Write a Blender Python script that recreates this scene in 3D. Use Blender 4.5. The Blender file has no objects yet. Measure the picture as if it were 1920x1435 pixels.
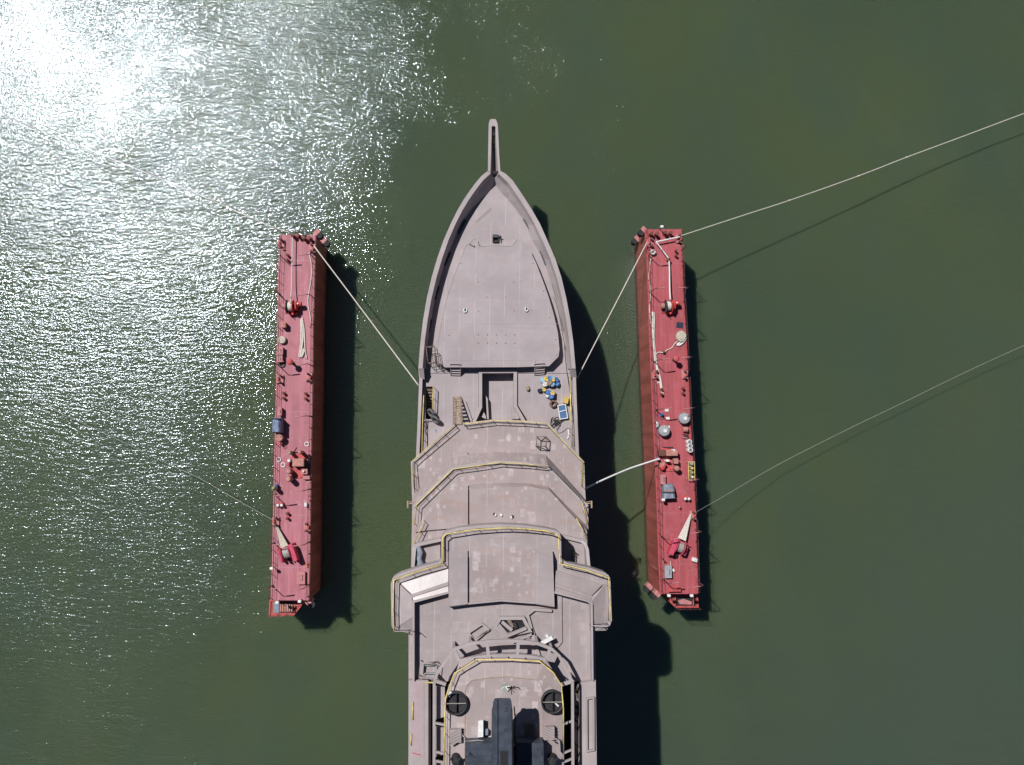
import bpy, bmesh, math, random
from mathutils import Vector, Matrix, Quaternion
random.seed(7)
SC = bpy.context.scene
COL = SC.collection

# ------------------------------------------------------------------ camera, world, sun, exposure
W0, H0, F = 1920.0, 1435.0, 1493.3          # photo size and focal length in its pixels
CAMZ = 95.0
NAD = (900.0, 820.0)                         # where the photo looks straight down
nc = Vector(((NAD[0]-W0/2)/F, -(NAD[1]-H0/2)/F, -1.0)).normalized()
QC = nc.rotation_difference(Vector((0, 0, -1)))
cam = bpy.data.cameras.new('camera'); co = bpy.data.objects.new('camera', cam); COL.objects.link(co)
cam.sensor_width = 36.0; cam.lens = F/W0*36.0; cam.clip_start = 0.5; cam.clip_end = 6000
co.location = (0, 0, CAMZ); co.rotation_mode = 'QUATERNION'; co.rotation_quaternion = QC
SC.camera = co
SUN = Vector((-0.5, 0.5, 1.0)).normalized()
wd = bpy.data.worlds.new('World'); SC.world = wd; wd.use_nodes = True
wn = wd.node_tree; bg = wn.nodes['Background']
sky = wn.nodes.new('ShaderNodeTexSky'); sky.sky_type = 'NISHITA'; sky.sun_disc = False
sky.sun_elevation = math.asin(SUN.z); sky.sun_rotation = math.radians(-45); sky.air_density = 0.6; sky.dust_density = 0.3
wn.links.new(sky.outputs[0], bg.inputs[0]); bg.inputs[1].default_value = 0.05
sl = bpy.data.lights.new('sun', 'SUN'); so = bpy.data.objects.new('sun', sl); COL.objects.link(so)
sl.energy = 5.0; sl.angle = math.radians(0.5); sl.color = (1.0, 0.99, 0.98)
so.rotation_mode = 'QUATERNION'; so.rotation_quaternion = (-SUN).to_track_quat('-Z', 'Y')
SC.view_settings.view_transform = 'Standard'; SC.view_settings.look = 'None'
SC.view_settings.exposure = -0.25; SC.view_settings.gamma = 1.0
SC.cycles.max_bounces = 5; SC.cycles.diffuse_bounces = 1; SC.cycles.glossy_bounces = 2
SC.cycles.caustics_reflective = False; SC.cycles.caustics_refractive = False

def P(px, py, h):                            # the point at height h that the photo shows at px, py
    d = QC @ Vector(((px-W0/2)/F, -(py-H0/2)/F, -1.0))
    return Vector((0, 0, CAMZ)) + d*((h-CAMZ)/d.z)

# ------------------------------------------------------------------ materials
def mat(name, col, rough=0.6, metal=0.0, spec=0.4):
    m = bpy.data.materials.new(name); m.use_nodes = True
    b = m.node_tree.nodes['Principled BSDF']
    b.inputs['Base Color'].default_value = (*col, 1); b.inputs['Roughness'].default_value = rough
    b.inputs['Metallic'].default_value = metal; b.inputs['Specular IOR Level'].default_value = spec
    return m
class NT:                                    # small node-building helper
    def __init__(s, m): s.t = m.node_tree; s.b = s.t.nodes['Principled BSDF']
    def n(s, kind, **kw):
        o = s.t.nodes.new(kind)
        for k, v in kw.items():
            if k in o.bl_rna.properties: setattr(o, k, v)
            else: o.inputs[k].default_value = v
        return o
    def put(s, v, sock):
        if isinstance(v, bpy.types.NodeSocket): s.t.links.new(v, sock)
        else: sock.default_value = v
    def math(s, op, a, b=0.0, c=0.0, clamp=False):
        o = s.t.nodes.new('ShaderNodeMath'); o.operation = op; o.use_clamp = clamp
        for i, v in enumerate((a, b, c)): s.put(v, o.inputs[i])
        return o.outputs[0]
    def mr(s, v, a, b, c=0.0, d=1.0, smooth=True):
        o = s.t.nodes.new('ShaderNodeMapRange'); o.interpolation_type = 'SMOOTHSTEP' if smooth else 'LINEAR'
        for i, x in enumerate((v, a, b, c, d)): s.put(x, o.inputs[i])
        return o.outputs[0]
    def mix(s, f, a, b):
        o = s.t.nodes.new('ShaderNodeMix'); o.data_type = 'RGBA'
        s.put(f, o.inputs[0])
        for v, i in ((a, 6), (b, 7)): s.put(v if isinstance(v, bpy.types.NodeSocket) else (*v, 1), o.inputs[i])
        return o.outputs[2]
    def pos(s): return s.n('ShaderNodeNewGeometry').outputs['Position']
    def map(s, v, loc=(0,0,0), rot=(0,0,0), sc=(1,1,1)):
        o = s.n('ShaderNodeMapping'); s.t.links.new(v, o.inputs[0])
        o.inputs[1].default_value = loc; o.inputs[2].default_value = rot; o.inputs[3].default_value = sc
        return o.outputs[0]
    def noise(s, v, scale, detail=2.0, rough=0.5, dist=0.0):
        o = s.n('ShaderNodeTexNoise', Scale=scale, Detail=detail, Roughness=rough, Distortion=dist)
        s.t.links.new(v, o.inputs['Vector']); return o.outputs['Fac']
    def base(s, c): s.t.links.new(c, s.b.inputs['Base Color'])
    def bump(s, h, dist=1.0, strength=1.0):
        o = s.n('ShaderNodeBump', Strength=strength, Distance=dist); s.t.links.new(h, o.inputs['Height'])
        s.t.links.new(o.outputs[0], s.b.inputs['Normal'])

def primer(name, col, patches=0.0, seams=True, rough=0.62, stain=0.5):
    m = mat(name, col, rough); k = NT(m); p = k.pos()
    c = [x for x in col]
    n1 = k.noise(p, 0.35, 4, 0.6); n2 = k.noise(p, 3.0, 3, 0.6)
    lo = tuple(x*0.86 for x in c); hi = tuple(min(1, x*1.10) for x in c)
    out = k.mix(k.mr(n1, 0.3, 0.7), lo, hi)
    out = k.mix(k.math('MULTIPLY', k.mr(n2, 0.5, 0.75), 0.35), out, (c[0]*1.1, c[1]*1.02, c[2]*0.97))
    out = k.mix(k.math('MULTIPLY', k.mr(k.noise(p, 9.0, 2, 0.6), 0.35, 0.65), 0.5), out, tuple(x*0.90 for x in c))
    # rusty brown smears
    out = k.mix(k.math('MULTIPLY', k.mr(k.noise(k.map(p, sc=(0.5, 1.6, 1)), 0.55, 3, 0.65), 0.52, 0.72), stain*0.6), out, (c[0]*0.98, c[1]*0.84, c[2]*0.76))
    if patches:
        # sanded rectangles of paler primer
        wv = k.n('ShaderNodeTexNoise', Scale=5.0, Detail=2.0); k.t.links.new(p, wv.inputs['Vector'])
        vq = k.n('ShaderNodeVectorMath', operation='MULTIPLY_ADD'); k.t.links.new(wv.outputs['Color'], vq.inputs[0]); vq.inputs[1].default_value = (0.10, 0.10, 0); k.t.links.new(p, vq.inputs[2])
        for sx, sy, rt, off, thr in ((0.55, 0.42, 0.0, 0, 0.30), (0.9, 0.6, 0.03, 7, 0.34), (1.3, 1.1, 0.0, 3, 0.34), (0.33, 0.8, 0.02, 11, 0.20)):
            vo = k.n('ShaderNodeTexVoronoi', distance='CHEBYCHEV', voronoi_dimensions='2D', Scale=1.0)
            k.t.links.new(k.map(vq.outputs[0], loc=(off, off*1.7, 0), rot=(0, 0, rt), sc=(sx, sy, 1)), vo.inputs['Vector'])
            sc_ = k.n('ShaderNodeSeparateColor'); k.t.links.new(vo.outputs['Color'], sc_.inputs[0])
            g = k.math('LESS_THAN', vo.outputs['Distance'], k.math('MULTIPLY', k.math('SUBTRACT', sc_.outputs[0], 0.25), thr*1.1))
            g = k.math('MULTIPLY', g, k.mr(sc_.outputs[1], 0.1, 1.0, 0.25, 1.0, False))
            g = k.math('MULTIPLY', g, k.mr(k.noise(p, 3.0, 3), 0.3, 0.55, 0.35, 1.0))
            g = k.math('MULTIPLY', g, k.mr(k.noise(k.map(p, loc=(off*3, 2, 0)), 0.16, 2), 0.40, 0.56, 0.12, 1.0))
            out = k.mix(k.math('MULTIPLY', g, patches), out, (min(1, c[0]*1.42), min(1, c[1]*1.50), min(1, c[2]*1.56)))
    if seams:
        sp = k.n('ShaderNodeSeparateXYZ'); k.t.links.new(k.map(p, rot=(0, 0, math.radians(0.9))), sp.inputs[0])
        for ax, per, wdt, amt in ((0, 1.55, 0.035, 0.65), (1, 2.6, 0.025, 0.3)):
            q = k.math('ABSOLUTE', k.math('SUBTRACT', k.math('FRACT', k.math('DIVIDE', sp.outputs[ax], per)), 0.5))
            g = k.math('MULTIPLY', k.math('LESS_THAN', q, wdt/per), k.math('MULTIPLY', k.mr(k.noise(p, 0.6, 1), 0.4, 0.6), amt))
            out = k.mix(g, out, (min(1, c[0]*1.35), min(1, c[1]*1.36), min(1, c[2]*1.38)))
    k.base(out)
    k.bump(k.noise(p, 1.4, 3, 0.55), 0.012)
    return m
M = {}
M['primer'] = primer('grey_mauve_primer', (0.408, 0.348, 0.354), 0.0)
M['cap'] = primer('pale_primer', (0.43, 0.37, 0.365), 0.0, False)
M['patched'] = primer('patched_primer', (0.395, 0.322, 0.312), 0.85, stain=0.9)
M['aft'] = primer('aft_primer', (0.395, 0.332, 0.330), 0.3)
M['wing'] = primer('satin_primer', (0.38, 0.32, 0.315), 0.0, False, 0.37)
M['pinkprimer'] = primer('pink_primer', (0.46, 0.355, 0.365), 0.0, False)
def weathered(name, col, var=0.2, sc=3.0, rough=0.6, metal=0.0):
    m = mat(name, col, rough, metal); k = NT(m); tc = k.n('ShaderNodeTexCoord').outputs['Object']
    k.base(k.mix(k.mr(k.noise(tc, sc, 4, 0.6), 0.3, 0.7), tuple(x*(1-var) for x in col), tuple(min(1, x*(1+var)) for x in col)))
    return m
def dockred(name, col, worn, rust):
    m = mat(name, col, 0.62); k = NT(m); p = k.pos()
    st = k.noise(k.map(p, sc=(1.6, 0.10, 1)), 1.2, 4, 0.65)
    out = k.mix(k.mr(st, 0.3, 0.72), tuple(x*0.80 for x in col), tuple(min(1, x*1.14) for x in col))
    bl = k.noise(p, 0.9, 5, 0.7)
    out = k.mix(k.math('MULTIPLY', k.mr(bl, 0.52, 0.74), worn), out, (col[0]*1.15, col[1]*2.0, col[2]*1.95))
    sc2 = k.noise(k.map(p, sc=(1.5, 0.35, 1)), 1.7, 4, 0.75, 0.6)
    out = k.mix(k.math('MULTIPLY', k.mr(sc2, 0.60, 0.72), worn*0.9), out, (col[0]*1.28, col[1]*3.0, col[2]*2.8))
    dk = k.noise(k.map(p, sc=(1.0, 0.6, 1)), 0.8, 5, 0.7, 0.4)
    out = k.mix(k.math('MULTIPLY', k.mr(dk, 0.56, 0.70), 0.45), out, (col[0]*0.66, col[1]*0.62, col[2]*0.62))
    rs = k.noise(p, 0.55, 4, 0.65, 0.3)
    out = k.mix(k.math('MULTIPLY', k.mr(rs, 0.62, 0.70), rust), out, (0.33, 0.085, 0.045))
    sp = k.n('ShaderNodeSeparateXYZ'); k.t.links.new(p, sp.inputs[0])
    q = k.math('ABSOLUTE', k.math('SUBTRACT', k.math('FRACT', k.math('DIVIDE', sp.outputs[1], 5.6)), 0.5))
    out = k.mix(k.math('MULTIPLY', k.math('LESS_THAN', q, 0.007), 0.35), out, (col[0]*1.1, col[1]*1.9, col[2]*1.9))
    out = k.mix(k.math('MULTIPLY', k.mr(k.noise(p, 7.0, 2), 0.6, 0.75), 0.25), out, tuple(x*0.6 for x in col))
    k.base(out); return m
M['deck_pink'] = dockred('hazed_red_deck', (0.465, 0.165, 0.198), 0.45, 0.15)  # paler than the other deck: glare haze is mixed into its colour
M['deck_red'] = dockred('red_deck', (0.43, 0.090, 0.104), 0.50, 0.6)
def wallred():
    m = mat('red_dock_side', (0.34, 0.085, 0.065), 0.55); k = NT(m); p = k.pos()
    sp = k.n('ShaderNodeSeparateXYZ'); k.t.links.new(p, sp.inputs[0])
    st = k.noise(k.map(p, sc=(1, 0.9, 0.06)), 1.1, 5, 0.7)
    out = k.mix(k.mr(st, 0.3, 0.7), (0.28, 0.070, 0.055), (0.46, 0.125, 0.10))
    z = k.math('ADD', sp.outputs[2], k.math('MULTIPLY', k.noise(p, 1.5, 3), 1.2))
    out = k.mix(k.mr(z, 0.9, 2.1), (0.10, 0.052, 0.035), out)          # wet weedy band above the water
    out = k.mix(k.math('MULTIPLY', k.mr(k.noise(k.map(p, sc=(1, 1.6, 0.5)), 2.2, 3, 0.6), 0.66, 0.72), 0.5), out, (0.5, 0.33, 0.30))
    k.base(out); return m
M['dockside'] = wallred()
M['red'] = weathered('red_paint', (0.50, 0.085, 0.085), 0.25)
M['brightred'] = weathered('bright_red_paint', (0.62, 0.06, 0.055), 0.2)
M['crimson'] = weathered('crimson_paint', (0.56, 0.075, 0.13), 0.15)
M['pinkred'] = weathered('faded_red_paint', (0.50, 0.20, 0.20), 0.15)
M['salmon'] = weathered('salmon_paint', (0.48, 0.22, 0.18), 0.2)
M['white'] = weathered('white_paint', (0.78, 0.76, 0.74), 0.1)
M['rope'] = weathered('pale_rope', (0.66, 0.60, 0.53), 0.2, 9)
M['ropebeige'] = weathered('beige_rope', (0.52, 0.46, 0.37), 0.25, 9)
M['brownrope'] = weathered('brown_rope', (0.20, 0.13, 0.09), 0.3, 9)
M['wire'] = weathered('grey_wire', (0.33, 0.31, 0.28), 0.2)
M['dark'] = weathered('dark_steel', (0.035, 0.032, 0.035), 0.3)
M['rail'] = weathered('dull_red_rail', (0.16, 0.06, 0.06), 0.25)
M['rubber'] = weathered('black_rubber', (0.03, 0.03, 0.032), 0.3, 3, 0.8)
M['greyrubber'] = weathered('grey_rubber', (0.12, 0.115, 0.115), 0.3, 5, 0.75)
M['yellow'] = weathered('yellow_padding', (0.72, 0.56, 0.20), 0.3, 1.2)
M['yellowbox'] = weathered('yellow_plastic', (0.68, 0.48, 0.12), 0.2)
M['slate'] = weathered('slate_grey_paint', (0.056, 0.066, 0.088), 0.22, 1.6, 0.5)
M['tarp'] = weathered('grey_blue_tarpaulin', (0.24, 0.27, 0.33), 0.25, 2.5, 0.7)
M['bluegrey'] = weathered('blue_grey_cover', (0.20, 0.25, 0.38), 0.2, 3.0, 0.6)
M['drumgrey'] = weathered('grey_canvas', (0.34, 0.345, 0.36), 0.25, 7, 0.75)
M['navy'] = weathered('navy_cloth', (0.02, 0.028, 0.06), 0.2)
M['blue'] = weathered('blue_plastic', (0.06, 0.17, 0.42), 0.2, 5, 0.4)
M['cyan'] = weathered('pale_blue_plastic', (0.30, 0.48, 0.62), 0.2, 5, 0.4)
M['tan'] = weathered('tan_paint', (0.38, 0.28, 0.20), 0.2)
M['brown'] = weathered('brown_steel', (0.22, 0.165, 0.13), 0.2)
M['orange'] = weathered('orange_plastic', (0.75, 0.22, 0.05), 0.15)
M['green'] = weathered('green_plastic', (0.12, 0.42, 0.25), 0.3, 8)
M['glass'] = mat('blue_glass', (0.10, 0.19, 0.36), 0.08, 0.0, 0.6)
M['olive'] = weathered('olive_paint', (0.34, 0.33, 0.17), 0.15)
M['rust'] = weathered('rusty_steel', (0.15, 0.055, 0.04), 0.3)
M['black'] = mat('void_shade_black', (0.02, 0.02, 0.024), 0.8)  # black that paints in the shade of openings; a tub bar shares it

# ------------------------------------------------------------------ mesh helpers
class MB:
    def __init__(s): s.v = []; s.f = []; s.smooth = False
    def add(s, vs, fs):
        o = len(s.v); s.v += [Vector(v) for v in vs]; s.f += [[i+o for i in f] for f in fs]; return s
    def loft(s, rings, cap0=True, cap1=True, closed=True):
        n = len(rings[0]); vs = [v for r in rings for v in r]; fs = []
        for k in range(len(rings)-1):
            for i in range(n if closed else n-1):
                j = (i+1) % n
                fs.append([k*n+i, k*n+j, (k+1)*n+j, (k+1)*n+i])
        if cap0: fs.append(list(range(n))[::-1])
        if cap1: fs.append([(len(rings)-1)*n+i for i in range(n)])
        return s.add(vs, fs)
    def box(s, c, d, rz=0.0, taper=1.0):
        x, y, z = d[0]/2, d[1]/2, d[2]; R = Matrix.Rotation(rz, 3, 'Z'); c = Vector(c)
        lo = [c + R @ Vector(q) for q in ((-x,-y,0),(x,-y,0),(x,y,0),(-x,y,0))]
        hi = [c + R @ Vector((q[0]*taper, q[1]*taper, z)) for q in ((-x,-y),(x,-y),(x,y),(-x,y))]
        return s.loft([lo, hi])
    def rbox(s, c, d, rz=0.0, r=0.06):        # box with bevelled top and corners
        R = Matrix.Rotation(rz, 3, 'Z'); c = Vector(c); rings = []
        for ins, z in ((0, 0), (0, d[2]-r), (r*0.35, d[2]-r*0.3), (r, d[2])):
            x, y = d[0]/2-ins, d[1]/2-ins; q = []
            for sx, sy in ((1,1),(-1,1),(-1,-1),(1,-1)):
                a, b = (x*sx, (y-r)*sy), ((x-r)*sx, y*sy)
                q += [a, b] if sx*sy > 0 else [b, a]
            rings.append([c + R @ Vector((u, w, z)) for u, w in q])
        return s.loft(rings)
    def prism(s, poly, ztop, zbot):
        top = [Vector((p[0], p[1], ztop if ztop is not None else p[2])) for p in poly]
        return s.loft([[Vector((p.x, p.y, zbot)) for p in top], top])
    def tube(s, pts, r, n=6, caps=True):
        pts = [Vector(p) for p in pts]; rings = []; up = Vector((0.03, 0.02, 1)).normalized()
        for i, p in enumerate(pts):
            t = (pts[min(i+1, len(pts)-1)] - pts[max(i-1, 0)])
            t = t.normalized() if t.length > 1e-9 else Vector((1, 0, 0))
            a = t.cross(up)
            if a.length < 1e-3: a = t.cross(Vector((1, 0, 0)))
            a.normalize(); b = t.cross(a)
            rr = r[i] if isinstance(r, (list, tuple)) else r
            rings.append([p + a*rr*math.cos(2*math.pi*k/n) + b*rr*math.sin(2*math.pi*k/n) for k in range(n)])
        s.smooth = True
        return s.loft(rings, caps, caps)
    def bar(s, a, b, w, h=None):              # square-section beam from a to b
        a, b = Vector(a), Vector(b); h = h or w; t = (b-a).normalized()
        x = t.cross(Vector((0, 0, 1)))
        if x.length < 1e-3: x = Vector((1, 0, 0))
        x.normalize(); y = x.cross(t)
        q = [x*sx*w/2 + y*sy*h/2 for sx, sy in ((-1,-1),(1,-1),(1,1),(-1,1))]
        return s.loft([[a+v for v in q], [b+v for v in q]])
    def lathe(s, c, prof, n=20, ax='Z'):
        c = Vector(c); rings = []
        for r, z in prof:
            ring = []
            for k in range(n):
                u, w = r*math.cos(2*math.pi*k/n), r*math.sin(2*math.pi*k/n)
                ring.append(c + (Vector((u, w, z)) if ax == 'Z' else Vector((z, u, w)) if ax == 'X' else Vector((u, z, w))))
            rings.append(ring)
        return s.loft(rings)
    def torus(s, c, R, r, n=20, m=7, sq=1.0):
        c = Vector(c); vs = []; fs = []
        for i in range(n):
            a = 2*math.pi*i/n
            for j in range(m):
                b = 2*math.pi*j/m
                vs.append(c + Vector(((R+r*math.cos(b))*math.cos(a)*sq, (R+r*math.cos(b))*math.sin(a), r+r*math.sin(b))))
        for i in range(n):
            for j in range(m):
                fs.append([i*m+j, ((i+1)%n)*m+j, ((i+1)%n)*m+(j+1)%m, i*m+(j+1)%m])
        s.smooth = True
        return s.add(vs, fs)
    def wall(s, path, w, z0, z1, closed=False):  # wall of thickness w on the right-hand side of a ground path
        p = [Vector((q[0], q[1], 0)) for q in path]; n = len(p); off = []
        for i in range(n):
            a = p[i]-p[i-1] if (i > 0 or closed) else p[1]-p[0]
            b = p[(i+1) % n]-p[i] if (i < n-1 or closed) else p[-1]-p[-2]
            na = Vector((a.y, -a.x, 0)).normalized(); nb = Vector((b.y, -b.x, 0)).normalized()
            m = (na+nb); m = m/max(0.35, m.length_squared/2) if m.length > 1e-6 else na
            off.append(p[i] + m*w)
        zs = z1 if isinstance(z1, (list, tuple)) else [z1]*n
        rings = [[Vector((p[i].x, p[i].y, z0)), Vector((p[i].x, p[i].y, zs[i])), Vector((off[i].x, off[i].y, zs[i])), Vector((off[i].x, off[i].y, z0))] for i in range(n)]
        if closed: rings.append(rings[0])
        return s.loft(rings, not closed, not closed)
    def blob(s, c, d, seed=0, n=12, m=7, amp=0.18):
        rnd = random.Random(seed); c = Vector(c); rings = []
        off = [[1+rnd.uniform(-amp, amp) for _ in range(n)] for _ in range(m+1)]
        for i in range(1, m):
            t = math.pi*i/m; zz = -math.cos(t)
            rr = math.sin(t)**0.6
            rings.append([c + Vector((d[0]/2*rr*math.cos(2*math.pi*k/n)*off[i][k], d[1]/2*rr*math.sin(2*math.pi*k/n)*off[i][k], d[2]/2*(1+max(-1, zz*1.05))*(1+(off[i][k]-1)*0.6))) for k in range(n)])
        s.smooth = True
        return s.loft(rings)
    def build(s, name, m, parent=None, loc=None, label=None, cat=None, group=None, kind=None):
        me = bpy.data.meshes.new(name)
        o = bpy.data.objects.new(name, me); COL.objects.link(o)
        org = Vector(loc) if loc is not None else Vector((0, 0, 0))
        if parent is not None:
            o.parent = parent; org = wpos(parent); 
        else: o.location = org
        me.from_pydata([tuple(v-org) for v in s.v], [], s.f); 
        bm = bmesh.new(); bm.from_mesh(me); bmesh.ops.recalc_face_normals(bm, faces=bm.faces); bm.to_mesh(me); bm.free()
        me.materials.append(m if not isinstance(m, str) else M[m])
        if s.smooth:
            me.polygons.foreach_set('use_smooth', [len(p.vertices) < 6 for p in me.polygons])
        tag(o, label, cat, group, kind); return o
def wpos(o):
    v = Vector((0, 0, 0))
    while o is not None: v = v + o.location; o = o.parent
    return v
def tag(o, label=None, cat=None, group=None, kind=None):
    for k, v in (('label', label), ('category', cat), ('group', group), ('kind', kind)):
        if v: o[k] = v
    return o
def thing(name, label, cat, loc, group=None):
    o = bpy.data.objects.new(name, None); COL.objects.link(o); o.location = loc; o.empty_display_size = 0.3
    return tag(o, label, cat, group)
def copy_tree(o, parent=None):
    c = o.copy(); COL.objects.link(c); c.parent = parent
    for ch in list(o.children): copy_tree(ch, c)
    return c
def again(proto, loc, label, rz=0.0, group=None, sc=None):
    c = copy_tree(proto); c.location = loc; c.rotation_euler = (0, 0, rz); c['label'] = label
    if group: c['group'] = group
    if sc: c.scale = (sc, sc, sc)
    return c
def PP(pts, h): return [P(x, y, h) for x, y in pts]
def lerp_path(path, y):
    for (x0, y0), (x1, y1) in zip(path, path[1:]):
        if (y0 <= y <= y1) or (y1 <= y <= y0):
            return x0 + (x1-x0)*((y-y0)/(y1-y0) if y1 != y0 else 0)
    return path[-1][0] if abs(y-path[-1][1]) < abs(y-path[0][1]) else path[0][0]
def spline(pts, k=6):
    pts = [Vector(p) for p in pts]; out = []
    for i in range(len(pts)-1):
        p0, p1, p2, p3 = pts[max(i-1, 0)], pts[i], pts[i+1], pts[min(i+2, len(pts)-1)]
        for j in range(k):
            t = j/k
            out.append(0.5*((2*p1) + (p2-p0)*t + (2*p0-5*p1+4*p2-p3)*t*t + (3*p1-p0-3*p2+p3)*t**3))
    out.append(pts[-1]); return out

# ------------------------------------------------------------------ water
def water():
    m = mat('harbour_water', (0.06, 0.085, 0.045), 0.13, 0, 0.5); k = NT(m); p = k.pos()
    k.b.inputs['IOR'].default_value = 1.48; k.b.inputs['Specular IOR Level'].default_value = 1.0
    sp = k.n('ShaderNodeSeparateXYZ'); k.t.links.new(p, sp.inputs[0]); X, Y = sp.outputs[0], sp.outputs[1]
    big = k.noise(p, 0.022, 2, 0.5); mid = k.noise(k.map(p, sc=(1, 0.6, 1)), 0.11, 3, 0.55)
    c = k.mix(k.mr(big, 0.35, 0.65), (0.073, 0.101, 0.056), (0.087, 0.114, 0.051))
    c = k.mix(k.math('MULTIPLY', k.mr(mid, 0.4, 0.7), 0.5), c, (0.071, 0.104, 0.072))
    sil = k.noise(k.map(p, rot=(0, 0, 0.3), sc=(1, 0.45, 1)), 0.05, 5, 0.62, 1.6)
    c = k.mix(k.math('MULTIPLY', k.mr(sil, 0.48, 0.68), 0.5), c, (0.092, 0.120, 0.064))
    k.b.inputs['Specular Tint'].default_value = (0.80, 0.89, 1.0, 1)
    c = k.mix(k.math('MULTIPLY', k.mr(k.math('SUBTRACT', X, Y), 25.0, 95.0), 0.7), c, (0.074, 0.100, 0.076))
    k.base(c)
    k.b.inputs['Subsurface Weight'].default_value = 1.0
    k.b.inputs['Subsurface Radius'].default_value = (0.6, 0.9, 0.7); k.b.inputs['Subsurface Scale'].default_value = 3.5
    # wind ripples: strong on the open side, dying out in the lee of the ship
    wob = k.math('MULTIPLY', k.math('SUBTRACT', k.noise(p, 0.075, 4, 0.65), 0.5), 26.0)
    edge = k.mr(Y, 12.0, 42.0, -23.0, -3.0)
    d = k.math('SUBTRACT', k.math('ADD', X, wob), edge)
    wind = k.mr(d, -15.0, 7.0, 1.0, 0.0)
    south = k.math('MULTIPLY', k.mr(Y, -6.0, 40.0, 0.46, 1.0), k.mr(Y, -40.0, -4.0, 0.72, 1.0))
    gust = k.mr(k.noise(k.map(p, sc=(1, 0.7, 1)), 0.10, 2, 0.5), 0.3, 0.7, 0.78, 1.18)
    # a slick with only fine capillary waves far out on the open side
    dx = k.math('DIVIDE', k.math('ADD', X, 51.0), 15.0); dy = k.math('DIVIDE', k.math('SUBTRACT', Y, 45.0), 11.0)
    rr = k.math('ADD', k.math('ADD', k.math('MULTIPLY', dx, dx), k.math('MULTIPLY', dy, dy)), k.math('MULTIPLY', k.math('SUBTRACT', k.noise(p, 0.12, 3, 0.6), 0.5), 1.6))
    slick = k.mr(rr, 0.35, 1.5, 1.0, 0.0)
    lee = k.mr(X, -24.0, 16.0, 0.30, 0.10)
    amp = k.math('MAXIMUM', k.math('MULTIPLY', k.math('MULTIPLY', wind, south), gust), lee)
    amp = k.math('MULTIPLY', amp, k.math('SUBTRACT', 1.0, k.math('MULTIPLY', slick, 0.62)))
    k.t.links.new(k.math('ADD', k.math('MULTIPLY', k.math('SUBTRACT', 1.05, south), k.math('MULTIPLY', wind, 0.22)), k.math('MULTIPLY_ADD', slick, 0.08, 0.075)), k.b.inputs['Roughness'])
    # crests that swing slowly in direction
    sw = k.n('ShaderNodeTexNoise', Scale=0.035, Detail=2.0); k.t.links.new(p, sw.inputs['Vector'])
    vm = k.n('ShaderNodeVectorMath', operation='MULTIPLY_ADD'); k.t.links.new(sw.outputs['Color'], vm.inputs[0])
    vm.inputs[1].default_value = (7, 7, 0); k.t.links.new(p, vm.inputs[2]); q = vm.outputs[0]
    a = k.noise(k.map(q, rot=(0, 0, 0.10), sc=(0.34, 1.5, 1)), 1.1, 3, 0.55, 0.5)
    b = k.noise(k.map(q, rot=(0, 0, -0.3), sc=(0.5, 1.45, 1)), 2.2, 2, 0.5, 0.3)
    f = k.noise(k.map(p, sc=(0.8, 1.15, 1)), 3.3, 2, 0.45)
    h = k.math('ADD', k.math('MULTIPLY', a, 0.125), k.math('ADD', k.math('MULTIPLY', b, 0.085), k.math('MULTIPLY', f, 0.062)))
    # scattered steep wavelets that catch the sun outside the main glitter
    spk = k.noise(p, 6.0, 1, 0.5)
    zone = k.math('ADD', k.math('MULTIPLY', k.math('MULTIPLY', k.mr(Y, 29.0, 42.0), k.mr(X, -12.0, 8.0, 0.55, 1.0)), k.mr(X, 36.0, 18.0)), k.math('ADD', k.mr(k.math('ADD', X, k.math('MULTIPLY', wob, 0.7)), 1.0, -20.0, 0.0, 0.9), k.math('MULTIPLY', k.mr(k.math('ABSOLUTE', k.math('SUBTRACT', X, 16.5)), 5.0, 1.0), k.mr(Y, 0.0, 8.0))))
    zone = k.math('MULTIPLY', k.math('MINIMUM', zone, 1.0), k.mr(k.noise(p, 0.12, 2), 0.35, 0.65, 0.7, 1.0))
    h = k.math('ADD', k.math('MULTIPLY', h, amp), k.math('MULTIPLY', k.math('MULTIPLY', spk, zone), 0.053))
    k.bump(h, 1.0)
    S = 2500.0; mb = MB().add([(-S,-S,0),(S,-S,0),(S,S,0),(-S,S,0)], [[0,1,2,3]])
    return mb.build('water', m, kind='structure')
water()

# ------------------------------------------------------------------ ship
ship = thing('ship', 'unfinished mauve-primed ship with a long bowsprit lying between two red dock walls', 'ship', P(935, 900, 0))
def part(mb, name, m, label=None, parent=None): return mb.build(name, m, parent or ship, label=label)
CAP, LOW, FORE, MAIN, HELI = 12.8, 12.0, 11.38, 11.3, 12.4
capL = [(914.8,320.6),(909,325),(903.8,328.8),(887,348.8),(870.3,373),(852,404),(831.9,450),(825,466.8),(810.1,517),(798.4,567),(790,620.7),(786.7,660),(784.2,692)]
capR = [(938,320.4),(943,323),(947.3,325.4),(960.7,338),(977.4,362.2),(995.8,390.6),(1012.5,420),(1025.9,450),(1035.9,470),(1052.7,520.4),(1064.4,570.6),(1072.7,620.7),(1076.9,660),(1079.2,691)]
inL = [(919.3,326),(905,339),(891,357.5),(875.5,380),(859,408.5),(840,452.5),(833,471),(818.5,520),(806.5,570),(798,623),(794.5,660),(792,692)]
inR = [(935.2,326),(943.5,334),(955,345.5),(970.5,368),(988.3,395.5),(1005,424.5),(1018,453),(1028,474),(1045,523),(1057,573),(1065.3,622.5),(1069.5,660),(1072,691)]
ftL = [(926,352),(917,362),(901,378),(884,396),(869,417),(850,456),(842.5,474),(826.5,522),(814,572),(805.5,624),(802,660),(799.5,692)]
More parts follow.
